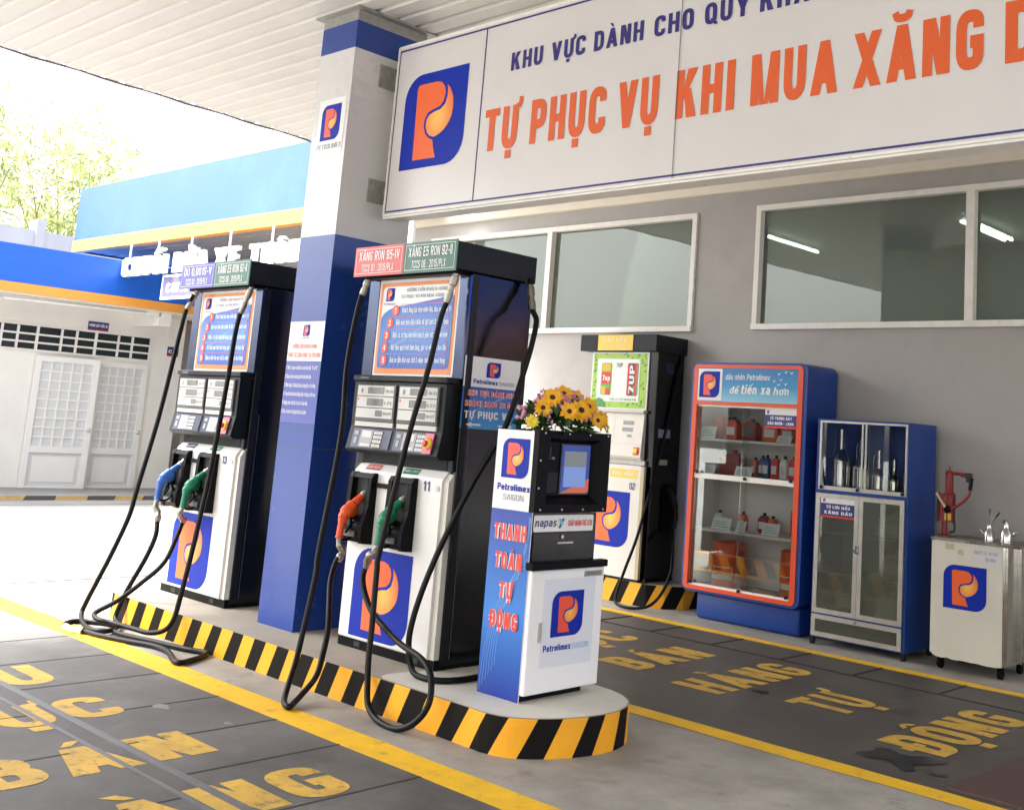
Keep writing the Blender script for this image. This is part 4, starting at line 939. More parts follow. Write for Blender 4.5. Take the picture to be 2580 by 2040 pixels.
# hood
g=G(); hx=-4.075
OUT=[(4.056,1.117),(4.61,1.117),(4.61,1.535),(4.056,1.535)]; IN=[(4.135,1.160),(4.545,1.155),(4.545,1.495),(4.14,1.495)]; BK=[(4.17,1.20),(4.515,1.20),(4.515,1.475),(4.17,1.475)]
vs=[(hx,y,z) for y,z in OUT]+[(hx,y,z) for y,z in IN]+[(hx-.055,y,z) for y,z in BK]+[(-4.112,y,z) for y,z in OUT]
fs=[(i,(i+1)%4,(i+1)%4+4,i+4) for i in range(4)]+[(i+4,(i+1)%4+4,(i+1)%4+8,i+8) for i in range(4)]+[(8,9,10,11)]+[(i,i+12,(i+1)%4+12,(i+1)%4) for i in range(4)]
g.add(vs,fs); hd=obj('screen_hood',g,M['plastic'],ki)
g=G()
for y,z in ((4.10,1.52),(4.28,1.522),(4.44,1.522),(4.585,1.522),(4.078,1.38),(4.078,1.24),(4.10,1.132),(4.26,1.132),(4.42,1.132),(4.58,1.132)): g.lathe([(.0055,0),(.005,.003)],(hx,y,z),(1,0,0),10)
obj('screw',g,M['alu'],hd,True)
Fk=side(hx-.055)
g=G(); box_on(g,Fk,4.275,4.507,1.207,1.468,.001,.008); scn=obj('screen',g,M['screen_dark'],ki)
g=G(); rect(g,Fk,4.282,4.500,1.214,1.462,.0095); obj('painted_reflection',g,M['reflection_blue'],scn)  # mirrored surroundings painted onto the screen, this sheet and the next three
g=G(); flat(g,Fk,[(4.282,1.214),(4.475,1.214),(4.5,1.222),(4.5,1.29),(4.282,1.214)][:4],.0105); obj('orange_band',g,M['reflection_orange'],scn)  # reflected orange of a fascia, painted in with a faint glow
g=G(); rect(g,Fk,4.300,4.470,1.245,1.430,.0112); obj('pale_reflection',g,M['reflection_pale'],scn)
g=G(); rect(g,Fk,4.300,4.470,1.350,1.428,.0118); obj('grey_reflection',g,M['reflection_grey'],scn)
g=G(); rect(g,Fk,4.19,4.205,1.385,1.452,.003); obj('card_slot',g,M['joint'],ki)
g=G(); box_on(g,Fk,4.178,4.262,1.215,1.318,.001,.006); obj('card_reader',g,M['dark'],ki)
g=G(); text(g,Fk,'ATM',4.21,1.385,.013,4.232,S=.16,d=.004); obj('slot_mark',g,M['keypad'],ki)
Fk=side(-4.11)
g=G(); box_on(g,Fk,4.085,4.562,1.012,1.113,.0005,.004); pn=obj('card_notice',g,M['black'],ki)
g=G(); flat(g,Fk,rrect(4.092,4.542,1.018,1.102,.01),.006); nb=obj('white_notice',g,M['sticker'],pn)
g=G(); text(g,Fk,'napas',4.10,1.045,.040,4.255,S=.15,d=.008,slant=.12); obj('dark_lettering',g,M['navy'],pn)
g=G(); flat(g,Fk,[(4.272,1.035),(4.29,1.035),(4.318,1.085),(4.300,1.085)],.008); obj('green_mark',g,M['nozgreen'],pn)
g=G(); flat(g,Fk,[(4.272,1.085),(4.289,1.085),(4.310,1.052),(4.294,1.050)],.0088); obj('blue_mark',g,M['wave'],pn)
g=G(); text(g,Fk,'CHẤP NHẬN THẺ ATM',4.345,1.045,.030,4.53,S=.17,d=.008); obj('red_lettering',g,M['ink_red'],pn)
g=G(); box_on(g,Fk,4.092,4.545,.868,1.010,.0005,.010); dr=obj('drawer',g,M['black'],ki)
g=G(); box_on(g,Fk,4.265,4.378,.957,.966,.010,.022); obj('drawer_handle',g,M['alu'],dr)
g=G(); g.cyl((-4.10,4.30,.992),(-4.092,4.30,.992),.010,14); obj('drawer_lock',g,M['alu'],dr,True)
g=G(); g.rbox(-4.11,-4.055,4.060,4.632,.832,.868,.004,1); obj('shelf',g,M['plastic'],ki)
g=G(); g.rbox(-4.395,-4.078,4.0835,4.632,.222,.830,.008,2); dd=obj('cabinet_door',g,mat('white_gloss_door',(.90,.90,.90),.3,coat=.3),ki)
Fd=side(-4.078)
g=G(); rect(g,Fd,4.18,4.565,.345,.782,.001); stk=obj('pale_sticker',g,mat('pale_vinyl',(.74,.76,.83),.3),dd)
logo(dd,Fd,4.243,4.478,.492,.718,.003,'red_orange')
g=G(); text(g,Fd,'Petrolimex',4.198,.424,.032,4.40,S=.18,d=.003); obj('lettering',g,M['blue'],dd)
g=G(); text(g,Fd,'SAIGON',4.41,.424,.028,4.535,S=.09,d=.003); obj('outline_lettering',g,M['wave'],dd)
g=G(); box_on(g,Fd,4.155,4.176,.475,.572,.0005,.006); box_on(g,Fd,4.161,4.172,.49,.54,.006,.012); obj('door_handle',g,M['alu'],dd)
g=G(); box_on(g,Fd,4.472,4.610,.784,.812,.0005,.004); npl=obj('name_plate',g,M['galv'],ki)
g=G(); text(g,Fd,'PIACOM OPT',4.490,.792,.013,4.592,S=.14,d=.006); obj('plate_lettering',g,M['ink_grey'],npl)

# ================================================================== FLOWERS ON THE KIOSK
fl=thing('flower_arrangement','sunflower and pink flower arrangement on top of the payment kiosk','flowers',(-4.25,4.36,1.525))
def sunflower(c, nrm, r, m='petal'):
    N=Vector(nrm).normalized(); A=N.orthogonal().normalized(); B=N.cross(A); c=Vector(c)
    g=G()
    for ring in range(2):
        for k in range(13):
            a=2*math.pi*(k+.5*ring)/13+rnd.uniform(-.12,.12); L=r*rnd.uniform(.85,1.1)*(1-.18*ring); d=A*math.cos(a)+B*math.sin(a); s=A*-math.sin(a)+B*math.cos(a); wv=r*.20
            up=N*(.015+.10*r*ring); tip=N*rnd.uniform(-.2,.35)*r
            p=[c+d*r*.25+up-s*wv*.5,c+d*r*.25+up+s*wv*.5,c+d*L*.65+up+tip*.3+s*wv,c+d*L*.65+up+tip*.3-s*wv,c+d*L+up+tip]
            g.add(p,[(0,1,2,3),(3,2,4)])
    o=obj('sunflower',g,M[m],fl)
    g=G(); g.lathe([(r*.30,0),(r*.30,r*.1),(r*.2,r*.2),(.001,r*.22)],c+N*.005,N,12); obj('seed_head',g,M['seed'] if m=='petal' else M['petal2'],o,True)
for (y,z,dx,r) in ((4.345,1.645,.20,.066),(4.265,1.635,.19,.054),(4.215,1.70,.10,.062),(4.325,1.725,.07,.058),(4.445,1.668,.15,.062),(4.475,1.60,.20,.05),(4.555,1.602,.14,.060),(4.17,1.645,.08,.054),(4.47,1.72,.02,.045),(4.57,1.66,.04,.045)):
    sunflower((-4.25+dx*.9,y,z),(.8,(y-4.36)*1.8-.5,(z-1.6)*3+.2),r)
sunflower((-4.16,4.085,1.575),(.5,-.9,-.1),.040,'petal2')
sunflower((-4.10,4.575,1.56),(.9,.5,.1),.032,'petal2')
g=G()
for i in range(95):
    a=rnd.uniform(0,2*math.pi); e=rnd.uniform(.2,1.35); rr=.235
    c=Vector((-4.25+rr*.75*math.cos(a)*math.cos(e),4.36+rr*math.sin(a)*math.cos(e),1.55+.19*math.sin(e)*rnd.uniform(.8,1.1)))
    for j in range(3): g.ball(c+Vector((rnd.gauss(0,.012),rnd.gauss(0,.012),rnd.gauss(0,.010))),rnd.uniform(.008,.015))
obj('pink_blossom',g,M['pinkbud'],fl,True)
g=G()
for i in range(320):
    a=rnd.uniform(0,2*math.pi); e=rnd.uniform(0,1.45); rr=rnd.uniform(.08,.245)
    d=Vector((.8*math.cos(a)*math.cos(e),math.sin(a)*math.cos(e),.62*math.sin(e))); c=Vector((-4.25,4.36,1.535))+d*rr
    L=rnd.uniform(.05,.095); dv=(d+Vector((rnd.gauss(0,.5),rnd.gauss(0,.5),rnd.gauss(0,.4)))).normalized(); s=dv.orthogonal().normalized(); s.rotate(Matrix.Rotation(rnd.uniform(0,6.28),3,dv)); wv=L*.24
    n_=dv.cross(s)*L*.12
    c.z=max(c.z,1.54); tip=c+dv*L; tip.z=max(tip.z,1.53)
    g.add([c,c+dv*L*.45+s*wv+n_,tip,c+dv*L*.45-s*wv+n_],[(0,1,2,3)])
for y,z in ((4.33,1.76),(4.36,1.77),(4.20,1.75),(4.45,1.755),(4.60,1.66),(4.16,1.72)): g.tube([(-4.25,4.36,1.56),(-4.24,(4.36+y)/2,(1.58+z)/2),(-4.22,y,z)],.0025,5)
obj('leaves',g,M['flower_leaf'],fl)

# ================================================================== KEROSENE PUMP BY THE WALL
KZ=.205
kb=thing('pump_plinth','small striped concrete plinth under the kerosene pump by the wall','plinth',(-6.9,8.2,0))
KO=[(-7.75,8.02),(-6.55,8.02),(-6.40,8.10),(-6.30,8.26),(-6.27,8.46),(-7.75,8.46)]
g=G(); g.poly([(x,y,KZ) for x,y in KO]); obj('plinth_top',g,M['island'],kb)
kerb(kb,KO,KZ,*even(24,.29,.10,-.3))
kp=thing('kerosene_pump','black and white kerosene pump by the wall with green drink poster, number 02','fuel pump',(-7.05,8.3,KZ))
g=G(); g.rbox(-7.42,-6.60,8.06,8.46,KZ+.003,2.33,.006,1); obj('body',g,M['black'],kp)
g=G(); g.rbox(-7.56,-6.585,8.0,8.48,2.318,2.476,.004,1); obj('canopy_head',g,M['dark'],kp)
F=front(8.0)
g=G(); box_on(g,F,-7.32,-6.872,2.322,2.472,.0005,.006); pl=obj('grade_plate',g,M['yellowplate'],kp)
g=G(); text(g,F,'DẦU HỎA',-7.255,2.402,.046,-6.945,S=.15,d=.008); text(g,F,'TCCS 05 : 2015/PLX',-7.235,2.345,.030,-6.945,S=.13,d=.008); obj('plate_lettering',g,mat('pale_yellow_ink',(.9,.78,.4),.4),pl)
F=front(8.055)
g=G(); box_on(g,F,-7.42,-6.70,1.765,2.31,-.004,.010); ps=obj('drink_poster',g,M['sticker'],kp)
g=G(); rect(g,F,-7.405,-6.715,1.778,2.298,.0115); obj('green_border',g,M['lime'],ps)
g=G()
for i in range(60):
    u=rnd.uniform(-7.40,-6.74); v=rnd.choice([rnd.uniform(1.785,1.83),rnd.uniform(2.24,2.29)]) if i%2 else rnd.uniform(1.79,2.28)
    if i%2==0: u=rnd.choice([rnd.uniform(-7.40,-7.35),rnd.uniform(-6.79,-6.735)])
    s=rnd.uniform(.012,.028); flat(g,F,[(u,v),(u+s,v+s*.4),(u+s*.8,v+s),(u-s*.2,v+s*.7)],.0122+.00002*i)
obj('green_doodles',g,M['darkgreen'],ps)
g=G(); rect(g,F,-7.345,-6.80,1.835,2.245,.0145); obj('white_field',g,M['sticker'],ps)
for u0,m1,m2,mt,rot in ((-7.29,'cangreen','canred','ink_white',0),(-6.955,'candark','canred','ink_white',1)):
    g=G(); flat(g,F,rrect(u0,u0+.135,1.895,2.205,.018),.016); can=obj('drink_can',g,M[m1],ps)
    if not rot:
        g=G(); flat(g,F,rrect(u0+.008,u0+.127,2.0,2.115,.02),.0175); rect(g,F,u0+.07,u0+.118,1.90,1.96,.0175); obj('red_patch',g,M['canred'],can)
        g=G(); text(g,F,'7up',u0+.02,2.035,.05,u0+.118,S=.2,d=.019); obj('can_lettering',g,M['ink_white'],can)
        g=G(); rect(g,F,u0+.01,u0+.12,2.125,2.195,.0175); rect(g,F,u0+.01,u0+.06,1.90,1.98,.0175); obj('yellow_patch',g,M['yel'],can)
    else:
        g=G(); rect(g,F,u0+.094,u0+.12,1.90,2.20,.0175); rect(g,F,u0+.002,u0+.022,1.90,2.20,.0175); obj('red_patch',g,M['canred'],can)
        g=G(); rect(g,F,u0+.121,u0+.134,1.91,2.19,.0175); rect(g,F,u0+.08,u0+.093,1.90,1.99,.0175); obj('green_patch',g,M['cangreen'],can)
        V=lambda u,v,d=0.: F(u0+.09-(v),1.915+u,d)
        g=G(); text(g,V,'7UP',0.0,0.0,.062,.27,S=.2,d=.019); obj('can_lettering',g,M['ink_white'],can)
g=G(); text(g,F,'7UP',-7.10,2.165,.04,-7.02,S=.18,d=.016); obj('green_lettering',g,M['darkgreen'],ps)
g=G(); flat(g,F,[(-7.30+.085*math.cos(R(a)),1.782+.085*math.sin(R(a))) for a in range(0,181,15)],.0155); rs=obj('round_badge',g,M['darkgreen'],ps)
g=G(); text(g,F,'LUÔN LÀ TRẢI NGHIỆM MỚI',-7.17,1.848,.020,-6.83,S=.13,d=.016); obj('small_lettering',g,M['cangreen'],ps)
g=G(); g.rbox(-7.44,-6.69,8.0,8.059,1.735,1.765,.004,1); obj('handle_bar',g,M['lcdframe'],kp)
g=G(); g.prism([(8.059,1.733),(8.03,1.733),(8.015,1.55),(8.0,1.33),(8.02,1.30),(8.059,1.30)],0,-7.43,-6.70); obj('display_head',g,M['cream'],kp)
K=lambda u,v,d=0.:(u,8.03-(1.733-v)*.075-d,v)
g=G()
for u0,u1,v0,v1 in ((-6.95,-6.815,1.623,1.660),(-6.955,-6.82,1.56,1.597),(-6.885,-6.83,1.508,1.532)): rect(g,K,u0,u1,v0,v1,.003)
obj('lcd',g,M['lcd'],kp)
g=G(); 
for u0,u1,v0,v1 in ((-7.06,-7.055,1.45,1.725),(-7.42,-6.71,1.443,1.447)): rect(g,K,u0,u1,v0,v1,.003)
obj('panel_line',g,M['lcdframe'],kp)
g=G(); rect(g,K,-6.79,-6.72,1.345,1.42,.003); b=obj('emergency_button',g,M['stop_red'],kp)
g=G(); g.lathe([(.025,0),(.025,.01),(.012,.014)],K(-6.755,1.383,.004),(0,-1,0),16); obj('button_ring',g,M['stop_yellow'],b,True)
g=G(); g.box(-7.42,-6.665,8.03,8.059,1.255,1.298); obj('vent_grille',g,M['galv'],kp)
g=G(); g.box(-7.43,-6.68,8.0,8.059,.232,1.25); lp=obj('lower_panel',g,M['cream'],kp)
g=G(); g.prism([(8.0,.232),(8.0,1.245),(8.03,1.245),(8.03,.232)][::-1],0,-6.6795,-6.64); obj('panel_edge',g,M['tape'],lp)
g=G(); g.box(-7.40,-6.66,8.02,8.06,KZ+.003,.231); obj('plinth',g,M['dark'],kp)
F=front(8.0)
logo(lp,F,-7.30,-6.79,.492,1.0,.002)
g=G(); text(g,F,'02',-6.805,1.03,.062,-6.735,S=.14,d=.003); obj('pump_number',g,M['navy'],lp)
g=G(); rect(g,F,-7.055,-6.72,1.13,1.21,.002); y_=obj('yellow_label',g,M['yellowplate'],lp)
g=G(); text(g,F,'DẦU HỎA',-7.02,1.155,.032,-6.76,S=.13,d=.003); obj('label_lettering',g,M['sticker'],y_)
hose(kp,[(-6.60,8.40,2.33),(-6.58,8.39,2.25),(-6.575,8.334,2.052),(-6.585,8.237,1.673),(-6.598,8.137,1.286),(-6.61,8.02,.894),(-6.64,7.95,.599),(-6.69,7.872,.322),(-6.715,7.82,.141),(-6.69,7.78,.045),(-6.56,7.76,.025),(-6.44,7.80,.03),(-6.37,7.87,.06),(-6.33,7.95,.14),(-6.33,8.05,.26),(-6.37,8.15,.40),(-6.50,8.30,.66)],.014)
g=G(); g.box(-6.5995,-6.58,8.24,8.36,.65,1.10); sbx=obj('side_holster',g,M['plastic'],kp)
g=G(); g.tube([(-6.56,8.28,1.06),(-6.53,8.33,.95),(-6.52,8.36,.82),(-6.51,8.33,.70)],[.02,.03,.022,.018],10); obj('nozzle',g,M['dark'],kp,True)
g=G(); rect(g,side(-6.5995),8.12,8.30,1.52,1.60,.002); obj('notice_sticker',g,M['keypad'],kp)
g=G(); rect(g,side(-6.5995),8.15,8.28,1.27,1.32,.002); obj('yellow_tag',g,M['tape'],kp)
g=G(); rect(g,side(-6.5995),8.18,8.30,2.12,2.22,.002); obj('blue_tag',g,M['padblue'],kp)

# ================================================================== DISPLAY CABINET FOR OIL
c1=thing('oil_display_cabinet','tall blue display cabinet with orange trim, white logo header and glass doors','display cabinet',(-5.5,8.2,0))
g=G(); g.rbox(-5.99,-4.94,8.03,8.42,.006,.232,.03,3); obj('base',g,M['cab_blue'],c1,True)
def shell(x0,x1,y0,y1,z0,z1,r,t):
    """rounded-corner open-front cabinet shell: outline extruded in y with an inner recess"""
    g=G(); A=rrect(x0,x1,z0,z1,r,'abcd',6); B=[( min(max(u,x0+t),x1-t),min(max(v,z0+t),z1-t)) for u,v in A]; n=len(A)
    vs=[(u,y0,v) for u,v in A]+[(u,y1,v) for u,v in A]+[(u,y0,v) for u,v in B]+[(u,y1-.03,v) for u,v in B]
    fs=[(i,(i+1)%n,(i+1)%n+n,i+n) for i in range(n)]+[tuple(range(n,2*n))]+[(i,i+2*n,(i+1)%n+2*n,(i+1)%n) for i in range(n)]+[(i+2*n,i+3*n,(i+1)%n+3*n,(i+1)%n+2*n) for i in range(n)]+[tuple(range(3*n,4*n))]
    g.add(vs,fs); return g
obj('shell',shell(-6.11,-4.905,7.96,8.44,.232,2.215,.07,.05),M['cab_blue'],c1)
g=G(); ro=rrect(-6.085,-4.945,.252,2.195,.045,'abcd',5); ri=[(min(max(u,-6.04),-4.995),min(max(v,.285),2.165)) for u,v in ro]; n=len(ro)
g.add([(u,7.952,v) for u,v in ro]+[(u,7.952,v) for u,v in ri]+[(u,7.985,v) for u,v in ro]+[(u,7.985,v) for u,v in ri],[(i,(i+1)%n,(i+1)%n+n,i+n) for i in range(n)]+[(i,i+2*n,(i+1)%n+2*n,(i+1)%n) for i in range(n)]+[(i+n,(i+1)%n+n,(i+1)%n+3*n,i+3*n) for i in range(n)])
g.box(-6.038,-4.997,7.951,7.985,1.842,1.872)
obj('orange_trim',g,M['cab_orange'],c1)
F=front(7.956)
g=G(); rect(g,F,-6.039,-4.996,1.873,2.164,0); hdp=obj('header_panel',g,M['header_blue'],c1)
g=G(); rect(g,F,-6.045,-5.775,1.882,2.158,.0015); obj('logo_field',g,M['sticker'],hdp)
logo(hdp,F,-6.02,-5.80,1.905,2.135,.003,'red_orange')
for t_,u0,v,h_,u1,S_ in (('dầu nhờn Petrolimex',-5.74,2.065,.050,-5.275,.15),('để',-5.69,1.945,.062,-5.60,.17),('tiến xa',-5.57,1.945,.080,-5.27,.19),('hơn',-5.235,1.945,.066,-5.085,.17)):
    g=G(); text(g,F,t_,u0,v,h_,u1,S=S_,d=.003,slant=.12,gap=.10); obj('header_word',g,M['ink_white'],hdp)
g=G()
for u,v in ((-5.19,2.12),(-5.12,2.135),(-5.065,2.13),(-5.235,2.06),(-5.17,2.07),(-5.12,2.035),(-5.19,2.03)): flat(g,F,[(u-.022,v+.022),(u-.004,v+.002),(u+.026,v+.012),(u+.002,v-.010)],.003)
obj('white_birds',g,M['ink_white'],hdp)
g=G(); g.box(-6.058,-4.957,8.388,8.408,.285,2.16); g.box(-6.0585,-6.0565,8.0,8.387,.285,1.84); g.box(-4.9585,-4.9565,8.0,8.387,.285,1.84); obj('back_lining',g,M['sticker'],c1)
for z in (1.548,1.238,.772,.268):
    g=G(); g.box(-6.055,-4.96,8.0,8.386,z-.022,z); obj('shelf',g,M['white'],c1)
for z0,z1 in ((1.243,1.84),(.287,1.196)):
    for x0,x1,y in ((-6.038,-5.49,7.992),(-5.545,-4.997,7.978)):
        g=G(); g.box(x0,x1,y,y+.005,z0,z1); obj('glass_door',g,M['cabglass'],c1)
for z0,z1 in ((1.198,1.242),(.2855,.303),(1.825,1.8415)):
    g=G(); g.box(-6.038,-4.997,7.968,7.999,z0,z1); obj('door_track',g,M['winframe'],c1)
for x,z in ((-6.0,1.25),(-5.49,1.225),(-5.03,1.24),(-6.01,.31),(-5.5,.295),(-5.03,.31)):
    g=G(); g.cyl((x,7.966,z),(x,7.950,z),.014,10); obj('door_lock',g,M['dark'],c1,True)
def plaque(root,F,u0,u1,v0,v1,a,b):
    g=G(); rect(g,F,u0,u1,v0,v1,.001); st=obj('name_sticker',g,M['sticker'],root); H=v1-v0
    g=G(); rect(g,F,u0,u1,v0+.09*H,v0+.70*H,.0025); obj('navy_field',g,M['navyfield'],st)
    g=G(); rect(g,F,u0,u1,v0,v0+.09*H,.0025); obj('red_strip',g,M['stop_red'],st)
    g=G(); text(g,F,a,u0+.16*(u1-u0),v0+.45*H,.15*H,u1-.16*(u1-u0),S=.2,d=.004); text(g,F,b,u0+.1*(u1-u0),v0+.18*H,.15*H,u1-.1*(u1-u0),S=.2,d=.004); obj('lettering',g,M['ink_white'],st)
    logo(st,F,u0+.06*(u1-u0),u0+.13*(u1-u0),v0+.76*H,v0+.93*H,.003,'red_orange')
M['navyfield']=mat('navy_field',(.03,.035,.20),.4)
plaque(c1,front(7.977),-5.322,-5.0,1.668,1.826,'TỦ TRƯNG BÀY','DẦU NHỜN - JANA')
# goods in it
def bottle(x,y,z,w,d,h,m,label,cap=None,group='oil bottles in the display cabinet',cat='oil bottle',name='oil_bottle',lab='sticker'):
    t=thing(name,label,cat,(x,y,z),group)
    g=G(); g.rbox(x-w/2,x+w/2,y-d/2,y+d/2,z,z+h*.72,min(w,d)*.16,2)
    g.prism([(x-w*.46,z+h*.70),(x+w*.46,z+h*.70),(x+w*.30,z+h*.86),(x-w*.18,z+h*.86)],1,y-d*.4,y+d*.4)
    obj('bottle_body',g,M[m],t,True)
    g=G(); g.cyl((x+w*.05,y,z+h*.86),(x+w*.05,y,z+h),min(w,d)*.22,12); obj('cap',g,M[cap or m],t,True)
    g=G(); rect(g,front(y-d/2),x-w*.34,x+w*.34,z+h*.2,z+h*.55,.002); obj('bottle_label',g,M[lab],t)
    return t
def card(x,y,z,w,h,label):
    t=thing('price_card',label,'price card',(x,y,z),'price cards on the cabinet shelves')
    g=G(); g.add([(x-w/2,y,z),(x+w/2,y,z),(x+w/2,y+.035,z+h),(x-w/2,y+.035,z+h),(x-w/2,y+.003,z),(x+w/2,y+.003,z),(x+w/2,y+.038,z+h),(x-w/2,y+.038,z+h)],[(0,1,2,3),(5,4,7,6),(0,4,5,1),(3,2,6,7),(1,5,6,2),(0,3,7,4)])
    g2=G(); S_=lambda u,v,d=0.:(u,y+.035*(v-z)/h-d,v)
    obj('card_sheet',g,M['card'],t)
    for k in range(3): rect(g2,S_,x-w*.38,x+w*.38-w*.1*k,z+h*(.22+.2*k),z+h*(.28+.2*k),.002)
    obj('card_print',g2,M['teal'],t)
def drum(x,y,z,r,h,label):
    t=thing('oil_drum',label,'oil drum',(x,y,z),'orange drums on the cabinet floor')
    g=G(); g.lathe([(r*.93,0),(r,.012),(r,h*.66),(r*1.03,h*.68),(r*1.03,h*.72),(r,h*.74),(r*.97,h*.90),(r*.99,h*.92),(r*.99,h*.97),(r*.80,h)],(x,y,z),seg=28); obj('drum_body',g,M['canister'],t,True)
    g=G(); n=10; P=[]
    for i in range(n+1):
        a=R(-90-48+96*i/n); P+=[(x+(r+.002)*math.cos(a),y+(r+.002)*math.sin(a),z+h*.22),(x+(r+.002)*math.cos(a),y+(r+.002)*math.sin(a),z+h*.48)]
    g.add(P,[(2*i,2*i+2,2*i+3,2*i+1) for i in range(n)]); lb=obj('drum_label',g,M['sticker'],t)
    g=G(); P=[]
    for i in range(n+1):
        a=R(-90-44+88*i/n); P+=[(x+(r+.004)*math.cos(a),y+(r+.004)*math.sin(a),z+h*.33),(x+(r+.004)*math.cos(a),y+(r+.004)*math.sin(a),z+h*.46)]
    g.add(P,[(2*i,2*i+2,2*i+3,2*i+1) for i in range(n)]); obj('label_print',g,M['stop_red'],lb)
drum(-5.77,8.19,.27,.145,.40,'wide orange oil drum behind the middle of the lower glass')
drum(-5.10,8.17,.27,.110,.40,'narrow orange oil drum at the right of the cabinet floor')
bottle(-5.97,8.22,1.55,.14,.1,.22,'canister','orange oil can at the left end of the top shelf','canister',lab='canister')
bottle(-5.80,8.20,1.55,.125,.09,.20,'cab_orange','orange oil bottle beside a dark box on the top shelf','dark')
bottle(-5.61,8.20,1.55,.16,.10,.19,'maroon','dark brown oil box in the middle of the top shelf','maroon',lab='grey')
bottle(-5.40,8.22,1.55,.16,.10,.20,'canister','pale labelled orange can behind the name sticker on the top shelf','canister')
bottle(-5.22,8.22,1.55,.14,.10,.19,'canister','orange can at the right end of the top shelf','canister',lab='card')
bottle(-5.77,8.18,1.24,.21,.12,.22,'maroon','dark red oil canister on the second shelf','maroon',lab='maroon')
for i,(x,m,l) in enumerate(((-5.415,'cab_blue','blue and white oil bottle, leftmost of the row on the second shelf'),(-5.325,'canred','red oil bottle with dark cap, second in the row on the second shelf'),(-5.235,'card','white oil bottle with dark cap, third in the row on the second shelf'),(-5.145,'canred','red oil bottle at the right end of the second shelf'))):
    bottle(x,8.18,1.24,.075,.06,.20,m,l,'dark')
for x,z,w_,h_,m_,l in ((-5.90,1.55,.07,.20,'cab_orange','slim orange bottle behind the left price card of the top shelf'),(-5.705,1.55,.06,.17,'canred','small red bottle between the dark box and the orange bottle'),(-5.50,1.55,.06,.18,'canister','slim orange bottle right of the dark brown box'),(-5.31,1.55,.06,.17,'cab_orange','slim orange bottle between two orange cans on the top shelf'),(-5.60,1.24,.06,.17,'canister','slim orange bottle behind the middle card on the second shelf'),(-5.52,1.24,.06,.19,'cab_blue','slim blue bottle behind the middle card on the second shelf'),(-5.93,1.24,.08,.19,'canred','red bottle at the left end of the second shelf')):
    bottle(x,8.27,z,w_,.06,h_,m_,l,'dark')
bottle(-5.10,8.20,.773,.10,.08,.30,'cab_orange','tall orange oil bottle at the right end of the lower shelf','dark',lab='cab_blue')
for i,(x,z,w_,h_,m_,l) in enumerate(((-5.93,.773,.09,.15,'card','white oil carton at the left end of the lower shelf'),(-5.68,.773,.08,.16,'canister','orange oil bottle between the two left cards of the lower shelf'),(-5.46,.773,.09,.17,'maroon','dark red oil bottle in the middle of the lower shelf'),(-5.37,.773,.07,.15,'canister','slim orange bottle behind the right card of the lower shelf'))):
    bottle(x,8.24,z,w_,.07,h_,m_,l,'dark')
for x,z,w,h,l in ((-5.98,1.549,.18,.105,'price card at the left of the top shelf before an orange can'),(-5.175,1.549,.145,.06,'price card at the right end of the top shelf'),(-5.965,1.239,.18,.085,'price card at the left of the second shelf'),(-5.575,1.239,.18,.085,'price card in the middle of the second shelf beside the bottle row'),(-5.78,.773,.20,.10,'wide price card at the left of the lower shelf'),(-5.575,.773,.10,.09,'narrow price card in the middle of the lower shelf'),(-5.27,.773,.17,.10,'price card at the right of the lower shelf')):
    card(x,8.045,z,w,h,l)

# ================================================================== SAMPLE CABINET
c2=thing('sample_cabinet','blue metal cabinet with aluminium glass doors holding steel measuring cans','cabinet',(-4.36,8.15,0))
g=G(); x0,x1,y0,y1=-4.772,-3.960,7.93,8.385
for a in ((x0,x0+.02,y0,y1,.062,1.765),(x1-.02,x1,y0,y1,.062,1.765),(x0+.02,x1-.02,y1-.02,y1,.062,1.765),(x0+.02,x1-.02,y0,y1-.02,1.745,1.765),(x0+.02,x1-.02,y0,y1-.02,1.180,1.205),(x0+.02,x1-.02,y0,y1-.02,.062,.080),(x0+.02,x1-.02,y0,y1-.02,.232,.246)): g.box(*a)
obj('shell',g,M['cab_blue'],c2)
for lx in (x0,x1-.03):
    for ly in (y0,y1-.03):
        g=G(); g.box(lx,lx+.03,ly,ly+.03,.0,.061); obj('leg',g,M['dark'],c2)
F=front(7.93)
def fr(u0,u1,v0,v1,t,d0=.0005,d1=.014):
    g=G(); box_on(g,F,u0,u1,v0,v0+t,d0,d1); box_on(g,F,u0,u1,v1-t,v1,d0,d1); box_on(g,F,u0,u0+t,v0+t,v1-t,d0,d1); box_on(g,F,u1-t,u1,v0+t,v1-t,d0,d1); return g
g=fr(-4.742,-3.972,1.205,1.752,.016); box_on(g,F,-4.366,-4.352,1.221,1.736,.0005,.012); box_on(g,F,-4.335,-4.322,1.221,1.736,.0005,.010); box_on(g,F,-4.725,-3.99,1.2211,1.235,.0005,.013)
uf=obj('upper_frame',g,M['alu'],c2)
g=G(); g.box(-4.726,-4.355,7.934,7.938,1.221,1.736); obj('glass_pane',g,M['cabglass'],uf)
g=G(); g.box(-4.35,-3.988,7.940,7.944,1.221,1.736); obj('glass_pane',g,M['cabglass'],uf)
g=G()
for x in (-4.71,-4.385,-4.0): g.cyl((x,7.916,1.222),(x,7.90,1.222),.013,10)
obj('door_lock',g,M['dark'],uf,True)
for u0,u1 in ((-4.758,-4.372),(-4.369,-3.985)):
    d_=obj('glass_door',fr(u0,u1,.250,1.176,.036),M['alu'],c2)
    g=G(); g.box(u0+.036,u1-.036,7.921,7.926,.286,1.140); obj('glass_pane',g,M['darkglass'],d_)
g=G(); box_on(g,F,-4.386,-4.356,.735,.80,.014,.024); g.cyl((-4.371,7.906,.76),(-4.371,7.88,.76),.016,12); obj('latch',g,M['steel'],c2,True)
dw=obj('bottom_drawer',fr(-4.760,-3.985,.072,.236,.034),M['alu'],c2)
